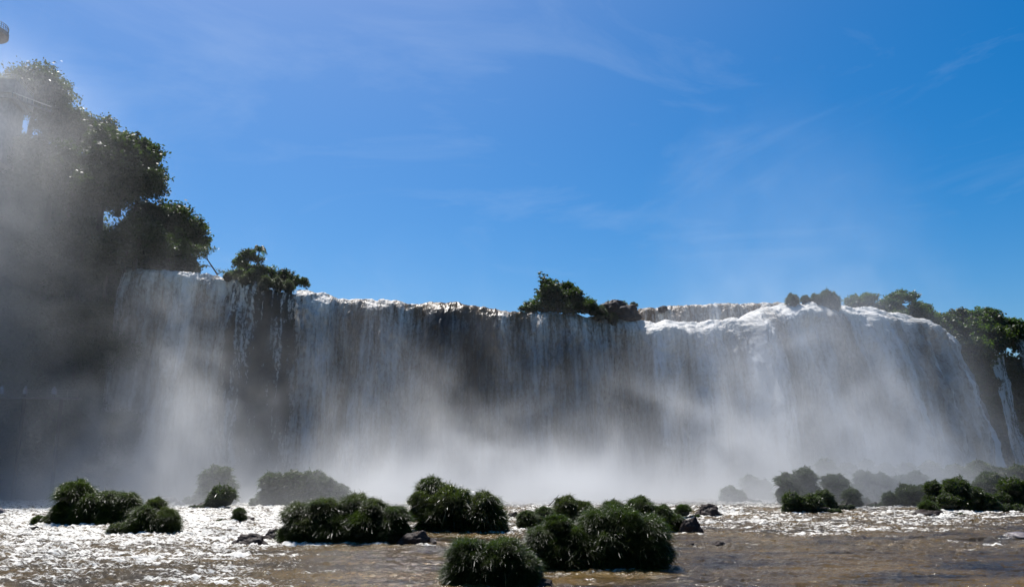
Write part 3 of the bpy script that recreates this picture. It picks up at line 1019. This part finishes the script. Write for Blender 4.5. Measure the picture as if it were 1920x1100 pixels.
island([(1620, 900, 24), (1650, 905, 24), (1610, 925, 22), (1640, 928, 22)], 946, 'broad low mound in the middle of the misty group')
island([(1668, 935, 16)], 953, 'small tuft at the foot of the broad low mound')
island([(1700, 928, 25), (1730, 922, 18), (1690, 940, 16)], 953, 'lightly frosted mound between the broad low mound and the big dark one')
island([(1752, 918, 22), (1756, 938, 20)], 958, 'dark rounded mound leaning on the big dark hill-shaped mound')
island([(1795, 918, 28), (1820, 930, 28), (1845, 940, 24), (1800, 945, 26), (1780, 940, 22)], 961, 'big dark hill-shaped mound sloping away at its end')
island([(1739, 952, 17), (1750, 958, 12)], 969, 'small bright tuft on a flat reddish rock in front of the dark mounds')
island([(1898, 915, 28), (1920, 925, 26), (1880, 935, 18)], 955, 'grey mound at the right edge of the picture')
island([(1690, 908, 24), (1716, 900, 22), (1702, 925, 22)], 945, 'round-shouldered mound filling the gap behind the lightly frosted mound')
island([(1858, 905, 26), (1876, 922, 24), (1845, 915, 22)], 949, 'hazy mound rising behind the sloping end of the big dark mound')
island([(1596, 930, 18), (1602, 942, 14)], 953, 'small dark tuft between the tall narrow mound and the broad low mound')
BK = [(1590, 880, 18, 940, 'faint mound behind the tall narrow one'), (1660, 885, 20, 940, 'faint mound above the broad low mound'),
      (1700, 882, 20, 940, 'faint mound above the lightly frosted mound'), (1745, 878, 20, 940, 'faint mound with a sparkling crest above the dark rounded one'),
      (1790, 885, 20, 940, 'faint mound behind the top of the big dark mound'), (1835, 880, 24, 940, 'large faint mound high behind the big dark mound'),
      (1872, 890, 20, 940, 'faint mound between the large faint one and the picture edge'), (1910, 885, 20, 940, 'faint mound above the grey mound at the picture edge'),
      (1625, 872, 14, 940, 'smallest faint mound deep in the spray')]
for (px, py, rp, b, lab) in BK:
    island([(px, py, rp), (px + 14, py + 14, rp * .95), (px - 12, py + 18, rp * .95), (px + 2, py + 26, rp)], b, lab)

boulder(35, 966, 62, 16, 'low grey rock awash near the left edge', True)
boulder(8, 966, 34, 9, 'flat grey rock cut by the left edge', True, 1)
boulder(357, 947, 34, 16, 'square grey rock beside the tallest misty dome', True, 2)
boulder(378, 948, 20, 9, 'small grey rock against the square one', True, 0)
boulder(127, 997, 32, 10, 'small dark rock in front of the long grassy rock')
boulder(500, 1027, 62, 22, 'jagged black rock in front of the big black clump')
boulder(545, 1015, 46, 20, 'black rock under the edge of the big black clump')
boulder(792, 1024, 66, 26, 'rounded dark rock between the big black clump and the nearest one')
boulder(480, 979, 62, 9, 'flat dark rock ledge beside the tiny upright tuft')
boulder(1305, 970, 44, 22, 'sloping dark rock beside the small grass tuft')
boulder(1272, 1002, 40, 30, 'steep dark rock at the end of the clump behind the largest one')
boulder(1316, 1026, 36, 10, 'black pointed rock alone in the brown water')
boulder(1268, 1024, 22, 7, 'tiny dark rock at the foot of the largest clump')
boulder(1010, 1102, 50, 14, 'dark rock at the bottom edge beside the nearest clump')
boulder(1875, 1016, 110, 16, 'long smooth grey boulder washed by rapids near the right edge', True, 1)
boulder(1693, 970, 60, 14, 'flat reddish rock joined to the small bright tuft')
boulder(1455, 952, 30, 12, 'dark rock at the edge of the bright green pair')
boulder(962, 972, 26, 12, 'wet rock between the tall rounded clump and the round dark ball')
boulder(1625, 948, 50, 12, 'low rock under the broad low mound')
q = P(1043, 938, Yw(985) + 1)
mb = MB(); mb.tube([P(1028, 948, q.y), P(1036, 940, q.y), P(1048, 927, q.y + .4)], [.05, .04, .02], 6)
tag(mb.obj('driftwood_stick', M['bark']), 'bare stick poking from the twin-lobed grass clump', 'stick')


river()

# ------------------------------------------------------------------ vegetation islets on the lip
G3 = 'plants on the lip of the falls'


def lip_tussock(px, py, rp, Y, label, pool=TUS_MID, hang=0):
    Y += dl(px)
    o = link('lip_tussock', rr_.choice(pool))
    o.location = P(px, py, Y)
    r = rp / ppm(py, Y)
    o.scale = (r, r, r * (1.1 + hang))
    o.rotation_euler = (0, 0, rr_.uniform(0, 6))
    return tag(o, label, 'grass tuft', G3)


for (px, py, rp, Y, lab, hg) in [
    (427, 520, 9, 117, 'small dark tuft where the bare leaning tree ends', .2), (461, 530, 14, 118, 'dark tuft between the first two white gaps of the lip', .3),
    (496, 533, 14, 119, 'drooping tuft under the palm', .3), (521, 536, 11, 120, 'tuft hanging between two narrow white spouts', .6),
    (541, 540, 11, 121, 'round black tuft at the end of the palm islet', .6), (446, 523, 9, 118, 'brownish tuft in front of the islet shrubs', .1),
    (1095, 578, 13, 141, 'green tuft at the end of the leafy islet', 0), (1112, 582, 13, 142, 'bright tuft beside the rock on the lip', 0),
    (1125, 588, 13, 142, 'lowest tuft of the leafy islet', .3), (1150, 600, 9, 143, 'thin dark tuft hanging over the lip beyond the leafy islet', .8),
    (1070, 575, 15, 141, 'dark tuft under the leafy islet', 0),
    (1486, 566, 13, 135, 'first misty tuft on the curved lip', .3), (1510, 563, 10, 136, 'low misty tuft second along the curved lip', 0),
    (1530, 565, 13, 136, 'third misty tuft along the curved lip', .2), (1550, 566, 15, 136, 'large misty tuft hanging over the dark gap', .7),
    (1563, 572, 13, 136, 'last misty tuft before the falls turn away', 1.0)]:
    lip_tussock(px, py, rp, Y, lab, hang=hg)

for (kind, px, py, rp, Y, lab) in [
    ('bush1', 452, 478, 22, 122, 'light airy shrub at the start of the palm islet'), ('bush0', 472, 468, 20, 123, 'dark shrub beside the palm'),
    ('bush1', 500, 495, 24, 122, 'leafy shrub in front of the palm trunk'), ('bush0', 478, 498, 26, 121, 'low dense shrub at the foot of the palm'),
    ('bush0', 530, 507, 24, 124, 'shrub sloping down beyond the palm'), ('bush1', 552, 516, 18, 125, 'small shrub near the end of the palm islet'),
    ('bush0', 572, 521, 13, 126, 'last sprawling shrub of the palm islet'), ('bush1', 455, 500, 20, 120, 'yellow-green shrub above the white lip'),
    ('bush0', 1030, 527, 34, 143, 'tallest shrub of the leafy islet under the big-leaved tree'), ('bush0', 1062, 530, 32, 144, 'dense dark shrub in the middle of the leafy islet'),
    ('bush1', 1000, 558, 22, 142, 'low green shrub at the start of the leafy islet'), ('bush0', 1082, 545, 26, 143, 'shrub thrusting a leafy shoot at the sky'),
    ('bush1', 1095, 555, 22, 143, 'green shrub at the end of the leafy islet'), ('bush0', 1045, 550, 36, 142, 'broad shrub filling the heart of the leafy islet'),
    ('bush1', 1145, 562, 12, 146, 'tiny shrub growing on the lip rock'), ('bush1', 1170, 564, 10, 147, 'tuft-like shrub behind the lip rock'),
    ('bush0', 1188, 566, 8, 147, 'sparse little plant at the end of the lip rock'), ('bush1', 985, 570, 12, 141, 'trailing plant at the very start of the leafy islet')]:
    Y += dl(px); top = P(px, py, Y); s = rp / ppm(py, Y) / 2.6
    place(kind, (top.x, Y, top.z - 3.0 * s), s, px * .7, lab, G3)

for (px, py, rp, Y, lab, sq) in [(1150, 578, 24, 145, 'dark humped rock on the lip with small plants on top', .75), (1172, 586, 26, 145, 'dark sloping rock beside white water on the lip', .7),
                                 (1128, 585, 14, 144, 'small rock between the leafy islet and the humped rock', .8), (1243, 576, 9, 150, 'little pointed rock on the upper ledge', .7)]:
    o = link('lip_rock', rr_.choice(ROCKS)); Y += dl(px); r = rp / ppm(py, Y)
    o.location = P(px, py + 4, Y); o.scale = (r, r * .8, r * sq)
    tag(o, lab, 'rock', 'rocks on the lip of the falls')

# palm on the islet
def palm():
    base = P(480, 527, 141)
    topz = P(484, 468, 141).z - base.z
    root = empty('palm_tree', base, 'slim palm with drooping fronds, tallest plant on the islet over the falls', 'palm tree')
    mb = MB(); mb.tube([(0, 0, -.5), (.05, 0, topz * .5), (.25, 0, topz)], [.16, .12, .10], 8); mb.obj('trunk', M['bark'], root, True)
    rs_ = np.random.RandomState(3)
    for i in range(14):
        a = i * 2.4 + rs_.uniform(-.2, .2); el = rs_.uniform(.35, 1.35); L = rs_.uniform(1.5, 2.0)
        mb = MB(); pts = []
        for j in range(9):
            t = j / 8
            rr = L * t * math.cos(el) + .3 * t * t; zz = L * t * math.sin(el) - 1.9 * t ** 2.4 * (1.1 - .4 * el)
            pts.append(Vector((.25 + rr * math.cos(a), rr * math.sin(a), topz + zz)))
        mb.tube(pts, [.03] * 9, 4)
        for j in range(1, 9):
            for q_ in range(4):
                p = pts[j - 1].lerp(pts[j], q_ / 4)
                sd = Vector((-math.sin(a), math.cos(a), 0)); fw = (pts[j] - pts[j - 1]).normalized()
                for sg in (-1, 1):
                    tip = p + sd * sg * .32 + fw * .14 + Vector((0, 0, -.38 - rs_.uniform(0, .15)))
                    mid = (p + tip) / 2 + Vector((0, 0, .08))
                    w_ = fw * .035
                    mb.add([p - w_, p + w_, mid + w_, mid - w_], [(0, 1, 2, 3)]); mb.add([mid - w_, mid + w_, tip + w_ * .2, tip - w_ * .2], [(0, 1, 2, 3)])
        mb.obj('frond', M['leaf_mid'], root)


palm()


# big-leaved tree poking out of the middle islet
def big_leaf_tree():
    Y = 146
    base = P(1016, 552, Y)
    root = empty('big_leaved_tree', base, 'spindly tree with big round leaves poking above the leafy islet', 'tree')
    t1, t2 = P(1012, 512, Y) - base, P(1023, 516, Y) - base
    fork = P(1014, 536, Y) - base
    mb = MB(); mb.tube([(0, 0, -.6), fork, t1], [.07, .05, .03], 6); mb.tube([fork, (fork + t2) / 2 + Vector((.15, 0, 0)), t2], [.05, .04, .025], 6)
    mb.obj('trunk', M['bark'], root, True)
    rs_ = np.random.RandomState(8)
    for tp in (t1, t2, t1.lerp(fork, .35), t2.lerp(fork, .3), t1.lerp(fork, .7)):
        for i in range(6):
            a = rs_.uniform(0, 6.28); ln = rs_.uniform(.2, .45)
            c = tp + Vector((math.cos(a) * ln, math.sin(a) * ln, rs_.uniform(-.1, .3)))
            rr = rs_.uniform(.26, .40); mb = MB(); vs = [c + Vector((0, 0, .05))]; m_ = 16
            for k_ in range(m_):
                t = 2 * math.pi * k_ / m_; r_ = rr * (1 if k_ % 2 == 0 else .62)
                dx, dy_ = math.cos(t) * r_, math.sin(t) * r_
                out_ = Vector((math.cos(a), math.sin(a), 0))
                vs.append(c + Vector((dx, dy_, 0)) + Vector((0, 0, -.75)) * max(0, Vector((dx, dy_, 0)).dot(out_)) * 1.2)
            fs = [(0, 1 + (2 * k_) % m_, 1 + (2 * k_ + 1) % m_, 1 + (2 * k_ + 2) % m_) for k_ in range(m_ // 2)]
            mb.add([tuple(v_) for v_ in vs], fs); mb.tube([tp, c], .012, 4)
            mb.obj('leaf', M['leaf_dark'], root)


big_leaf_tree()


# bare leaning tree at the left end of the lip
def leaning_tree():
    Y = 141
    A = lambda x, y, d=0: P(x, y, Y + d)
    org = A(405, 514)
    root = empty('leaning_tree', org, 'bare leaning tree with twisted twigs at the lip beside the dark bank trees', 'tree')
    mb = MB()
    for pl, r in (([(408, 515), (398, 500), (390, 488), (384, 474), (380, 464)], (.16, .05)), ([(390, 488), (382, 482), (372, 478)], (.09, .03)),
                  ([(386, 480), (393, 470), (399, 467)], (.07, .02)), ([(381, 468), (374, 462), (368, 461)], (.05, .02)), ([(393, 471), (396, 478)], (.03, .015)),
                  ([(398, 500), (388, 498), (380, 500)], (.07, .03)), ([(408, 514), (418, 508), (430, 512)], (.05, .02)), ([(384, 474), (388, 464), (392, 462)], (.04, .015))):
        pp = [A(x, y) - org for x, y in pl]; n_ = len(pp)
        mb.tube(pp, [r[0] + (r[1] - r[0]) * i / (n_ - 1) for i in range(n_)], 6)
    mb.obj('trunk', M['bark'], root, True)
    rs_ = np.random.RandomState(4)
    tips = [(380, 464), (372, 478), (399, 467), (368, 461), (392, 462), (386, 470), (382, 498), (414, 508), (420, 510), (376, 466), (428, 512), (384, 478)]
    c = np.concatenate([np.array(A(x, y) - org) + rs_.normal(size=(45, 3)) * np.array([.45, .5, .25]) for x, y in tips])
    v, f = leaf_quads(rs_, c, .22)
    link('crown', np_mesh('crown', v, f, M['leaf_dark'], False), root)


leaning_tree()


# ------------------------------------------------------------------ lookout tower, terrace, walkway, people
def railing(mb, pts, h=1.1, r=.035, post=.04, step=1.2):
    for hh in (h, h * .66, h * .33):
        mb.tube([Vector(p) + Vector((0, 0, hh)) for p in pts], r if hh == h else r * .7, 6)
    for i in range(len(pts) - 1):
        a, b = Vector(pts[i]), Vector(pts[i + 1]); n_ = max(1, round((b - a).length / step))
        for j in range(n_ + (i == len(pts) - 2)):
            p = a.lerp(b, j / n_); mb.tube([p, p + Vector((0, 0, h))], post, 6)


def tower():
    Y = 128
    dz = P(0, 58, Y).z; cx = P(-24, 60, Y).x
    Rr = (P(11, 60, Y).x - cx)
    root = empty('lookout_tower', (cx, Y, 40), 'round concrete lookout tower top with railing above the hill', 'tower')
    z = lambda v: v - 40
    mb = MB(); mb.lathe([(1.35, 0), (1.35, z(dz - 1.35))], n=32); mb.obj('pillar', M['concrete'], root, True)
    mb = MB(); mb.lathe([(1.33, z(dz - 1.5)), (Rr * .72, z(dz - 1.3)), (Rr, z(dz - .75)), (Rr, z(dz)), (0.0, z(dz) + .001)], n=40); mb.obj('platform', M['concrete'], root, False)
    mb = MB()
    ring = [(Rr * .95 * math.cos(t), Rr * .95 * math.sin(t), z(dz)) for t in np.linspace(0, 2 * math.pi, 41)]
    railing(mb, ring, 1.15, .05, .05, .5)
    for i in range(0, 40, 3):
        mb.tube([ring[i], Vector(ring[i]) + Vector((0, 0, 1.15))], .045, 5)
    mb.obj('railing', M['rail'], root, True)


tower()


def terrace():
    Y = 126
    a = P(31, 139, Y + 2); b = P(0, 121, Y - 2)
    
    d = Vector((-.985, -.17, 0)); far = a + d * 34
    nrm = Vector((-d.y, d.x, 0))
    if nrm.y < 0: nrm = -nrm
    root = empty('terrace_building', (a.x, a.y, 40), 'concrete terrace block with railing below the round tower', 'building')
    org = Vector((a.x, a.y, 40))
    top = a.z - 1.0
    c = (a + far) / 2 + nrm * 4; rz = math.atan2(d.y, d.x)
    mb = MB(); mb.box(Vector((c.x, c.y, top - 1.25)) - org, (34, 8, 2.5), rz); mb.obj('wall', M['concrete'], root)
    mb = MB(); mb.box(Vector((c.x, c.y, top - 2.9)) - org, (33.2, 7.2, .8), rz); mb.box(Vector((c.x, c.y, top - 9)) - org, (32, 6, 11.4), rz); mb.obj('lower_wall', M['concrete'], root)
    mb = MB()
    e = [Vector((p.x, p.y, top)) - org for p in (a + nrm * 7.8 - d * -.2, a + nrm * .2 + d * .2, far + nrm * .2)]
    railing(mb, e, 1.0, .045, .045, 1.6); mb.obj('railing', M['rail'], root, True)
    # pale stair parapet
    p0, p1 = P(24, 174, 127), P(78, 194, 131)
    dd = (p1 - p0).normalized(); rz = math.atan2(dd.y, dd.x)
    r2 = empty('hillside_ramp', p0, 'pale concrete ramp edge sloping down through the hill trees', 'ramp')
    mb = MB()
    q = [p0 - p0, (p1 - p0) * .5, p1 - p0, (p1 - p0) * 1.35]
    mb.tube(q, .085, 6); mb.obj('handrail', M['pale_concrete'], r2, True)
    mb = MB(); mb.tube([v - Vector((0, 0, .95)) for v in q], .22, 8); mb.obj('ramp_slab', M['concrete'], r2, False)
    mb = MB()
    for i in range(9):
        v = (p1 - p0) * (1.35 * i / 8); mb.tube([v - Vector((0, 0, .95)), v], .05, 6)
    mb.obj('post', M['rail'], r2)


terrace()


def walkway():
    p0, p1 = P(-60, 742, 124), P(150, 747, 126)
    z0 = (p0.z + p1.z) / 2; p0.z = p1.z = z0
    d = (p1 - p0).normalized(); rz = math.atan2(d.y, d.x); L = (p1 - p0).length
    root = empty('footbridge', p0, 'misty footbridge with railing along the foot of the wooded hill', 'footbridge')
    mb = MB(); mb.box(((p1 - p0) / 2) + Vector((0, 0, -.12)), (L, 1.8, .22), rz); mb.obj('deck', M['rock_grey'], root)
    mb = MB(); railing(mb, [Vector((0, -.85, 0)), (p1 - p0) + Vector((0, -.85, 0))], 1.1, .04, .04, 1.5); mb.obj('railing', M['concrete'], root, True)
    for i in range(3):
        v = (p1 - p0) * ((i + .5) / 3); mb = MB(); mb.tube([v + Vector((0, 0, -.2)), v + Vector((0, .2, -z0 - 1))], .28, 10); mb.obj('pier', M['rock'], root, True)
    return p0, p1, z0


W0, W1, WZ = walkway()


def person(px, label, coat, face=0.0, arm=0):
    t = (P(px, 742, 125).x - W0.x) / (W1.x - W0.x)
    loc = W0.lerp(W1, t); loc.z = WZ - .01
    V = [(0, 0, .95, .15, .12), (0, 0, 1.15, .14, .11), (0, .01, 1.35, .18, .13), (0, 0, 1.47, .07, .07), (0, 0, 1.55, .06, .06), (0, -.015, 1.66, .085, .10),
         (0, -.005, 1.75, .06, .08)]
    E = [(i, i + 1) for i in range(6)]
    for s in (-1, 1):
        b = len(V)
        V += [(s * .10, 0, .86, .095, .10), (s * .11, -.02, .48, .062, .068), (s * .12, .03, .08, .042, .048), (s * .13, -.12, .04, .036, .04)]
        E += [(0, b), (b, b + 1), (b + 1, b + 2), (b + 2, b + 3)]
        b = len(V)
        if arm and s == 1: ar = [(s * .21, 0, 1.41, .055, .055), (s * .30, -.12, 1.20, .045, .045), (s * .16, -.30, 1.38, .03, .03), (s * .12, -.34, 1.45, .034, .022)]
        else: ar = [(s * .21, 0, 1.41, .055, .055), (s * .27, .02, 1.13, .044, .044), (s * .24, -.14, .92, .03, .03), (s * .23, -.20, .86, .034, .022)]
        V += ar; E += [(2, b), (b, b + 1), (b + 1, b + 2), (b + 2, b + 3)]
    me = bpy.data.meshes.new('person'); me.from_pydata([v[:3] for v in V], E, []); me.update()
    o = link('person', me)
    sk = o.modifiers.new('skin', 'SKIN'); sk.use_smooth_shade = True
    for i, v in enumerate(V):
        o.data.skin_vertices[0].data[i].radius = v[3:5]
    o.data.skin_vertices[0].data[0].use_root = True
    ss = o.modifiers.new('sub', 'SUBSURF'); ss.levels = 1; ss.render_levels = 2
    me.materials.append(M['skin'])
    o.location = loc; o.rotation_euler = (0, 0, face)
    mb = MB(); n_ = 20
    prof = [(.02, 1.80), (.10, 1.77), (.125, 1.68), (.12, 1.60), (.13, 1.53), (.25, 1.44), (.31, 1.25), (.33, 1.0), (.36, .72), (.37, .55)]
    mb.lathe(prof, n=n_); cm = mb.mesh('raincoat', coat, True)
    for v in cm.vertices:
        a = math.atan2(v.co.y, v.co.x); fold = 1 + .05 * math.sin(a * 7 + v.co.z * 4) * (1 if v.co.z < 1.4 else 0)
        v.co.x *= fold; v.co.y *= fold * (.72 if v.co.z < 1.5 else 1)
        if v.co.z > 1.5: v.co.y += .035
    link('raincoat', cm, o)
    mb = MB()
    for s in (-1, 1): mb.tube([(s * .10, 0, .9), (s * .11, -.02, .48), (s * .12, .03, .1)], [.11, .08, .065], 8)
    mb.obj('trousers', M['dark_cloth'], o, True)
    return tag(o, label, 'person', 'people on the footbridge')


person(5, 'person in a pale blue raincoat at the picture edge on the footbridge', M['coat_blue'], .2)
person(46, 'person in a white raincoat with a raised arm on the footbridge', M['coat_white'], -.4, 1)
person(97, 'person in a pale raincoat farthest along the footbridge', M['coat_white'], .6)


# ------------------------------------------------------------------ spray
MX0, MX1, MY0, MY1, MZ0, MZ1 = -125, 128, 60, 192, -0.5, 92


def mist_volume():
    vol = bpy.data.volumes.new('spray_mist')
    o = link('spray_mist', vol)
    ng = bpy.data.node_groups.new('mist_field', 'GeometryNodeTree')
    ng.interface.new_socket('Geometry', in_out='OUTPUT', socket_type='NodeSocketGeometry')
    go = ng.nodes.new('NodeGroupOutput')
    vc = ng.nodes.new('GeometryNodeVolumeCube')
    vc.inputs['Min'].default_value = (MX0, MY0, MZ0)
    vc.inputs['Max'].default_value = (MX1, MY1, MZ1)
    for a, n_ in (('Resolution X', 220), ('Resolution Y', 104), ('Resolution Z', 84)):
        vc.inputs[a].default_value = n_
    ps = ng.nodes.new('GeometryNodeInputPosition')
    sp = nd(ng, 'ShaderNodeSeparateXYZ', {0: ps.outputs[0]})
    x, y, z = sp.outputs

    def curve(v, a, b, pts):            # value profile along v
        t = rng(ng, v, a, b)
        fc = ng.nodes.new('ShaderNodeFloatCurve')
        ng.links.new(t, fc.inputs['Value'])
        cv = fc.mapping.curves[0]
        ymax = max(p[1] for p in pts)
        P_ = [((p[0] - a) / (b - a), p[1] / ymax) for p in pts]
        while len(cv.points) < len(P_): cv.points.new(.5, .5)
        for q_, (u_, w_) in zip(cv.points, P_): q_.location = (u_, w_); q_.handle_type = 'AUTO_CLAMPED'
        fc.mapping.update()
        return mth(ng, 'MULTIPLY', fc.outputs[0], ymax)
    foot = curve(x, -125, 128, [(-125, 124), (-70, 131), (-40, 136), (-20, 138), (0, 139), (25, 142), (50, 137), (65, 141), (90, 164), (128, 184)])
    d = mth(ng, 'SUBTRACT', foot, y)                 # metres in front of the falls
    nv1 = nd(ng, 'ShaderNodeVectorMath', {0: ps.outputs[0], 1: (1, .9, .85)}, operation='MULTIPLY').outputs[0]
    n1 = noise(ng, nv1, .062, 6, .6, 1.6)
    n2 = noise(ng, nv1, .19, 5, .62, 1.2)
    wis = mth(ng, 'ADD', mth(ng, 'MULTIPLY', n1, .68), mth(ng, 'MULTIPLY', n2, .32))
    w1 = rng(ng, wis, .41, .60, .12, 2.2)
    # low bank of spray boiling off the foot
    Hh = curve(x, -125, 128, [(-125, 8), (-72, 8), (-58, 12), (-48, 11), (-38, 6), (-12, 5), (0, 4.2), (20, 4.8), (30, 8), (45, 11), (60, 12), (80, 9), (128, 7)])
    A = curve(x, -125, 128, [(-125, .012), (-82, .015), (-66, .03), (-50, .085), (-36, .06), (-12, .14), (10, .14), (25, .11), (45, .075), (68, .04), (84, .014), (95, .008), (128, .006)])
    zpos = mth(ng, 'MAXIMUM', z, 0.0)
    ez = mth(ng, 'EXPONENT', mth(ng, 'MULTIPLY', mth(ng, 'DIVIDE', zpos, mth(ng, 'MULTIPLY', Hh, rng(ng, n1, .38, .62, .40, 1.35))), -1.0))
    front = rng(ng, d, 34.0, 12.0, 0.0, 1.0, True)
    behind = rng(ng, d, -16.0, -5.0, 0.0, 1.0, True)
    ez = mth(ng, 'MULTIPLY', ez, rng(ng, z, 44.0, 22.0, 0.0, 1.0, True))
    low = mth(ng, 'MULTIPLY', mth(ng, 'MULTIPLY', mth(ng, 'MULTIPLY', A, ez), mth(ng, 'MULTIPLY', front, behind)), w1)
    # high drifting veil on the left
    B = curve(x, -125, 128, [(-125, .050), (-94, .046), (-80, .025), (-68, .006), (-56, .0014), (-46, .0012), (-20, .001), (20, .0010), (32, .0024), (45, .0036), (60, .0030), (74, .0010), (90, .0005), (128, .0005)])
    vz = curve(z, -1, 78, [(-1, 1.7), (22, 1.5), (46, .95), (62, .5), (74, .18), (78, 0)])
    w2 = rng(ng, wis, .36, .66, .35, 1.5)
    fr2 = rng(ng, d, 40.0, 12.0, 0.0, 1.0, True)
    bh2 = rng(ng, d, -30.0, -5.0, .0, 1.0, True)
    veil = mth(ng, 'MULTIPLY', mth(ng, 'MULTIPLY', mth(ng, 'MULTIPLY', B, vz), mth(ng, 'MULTIPLY', fr2, bh2)), w2)
    fr3 = rng(ng, d, 36.0, 20.0, 0.0, 1.0, True)
    bank = mth(ng, 'MULTIPLY', mth(ng, 'MULTIPLY', mth(ng, 'EXPONENT', mth(ng, 'DIVIDE', zpos, -3.6)), mth(ng, 'MULTIPLY', fr3, behind)), mth(ng, 'MULTIPLY', mth(ng, 'MULTIPLY', A, .75), rng(ng, n2, .35, .65, .9, 1.9)))
    den = mth(ng, 'ADD', mth(ng, 'ADD', low, veil), bank)
    den = mth(ng, 'MAXIMUM', mth(ng, 'SUBTRACT', den, .0008), 0.0)
    ng.links.new(den, vc.inputs['Density'])
    sm = nd(ng, 'GeometryNodeSetMaterial', {'Geometry': vc.outputs['Volume']})
    m, nt, out = nm('spray')
    pv = nd(nt, 'ShaderNodeVolumePrincipled', {'Color': (.945, .965, .99, 1), 'Density': 1.0, 'Anisotropy': .5})
    nt.links.new(pv.outputs[0], out.inputs['Volume'])
    sm.inputs['Material'].default_value = m
    vol.materials.append(m)
    ng.links.new(sm.outputs[0], go.inputs[0])
    md = o.modifiers.new('field', 'NODES'); md.node_group = ng
    tag(o, 'white spray drifting up from the foot of the falls', 'spray', kind='stuff')


mist_volume()
bpy.context.view_layer.update()
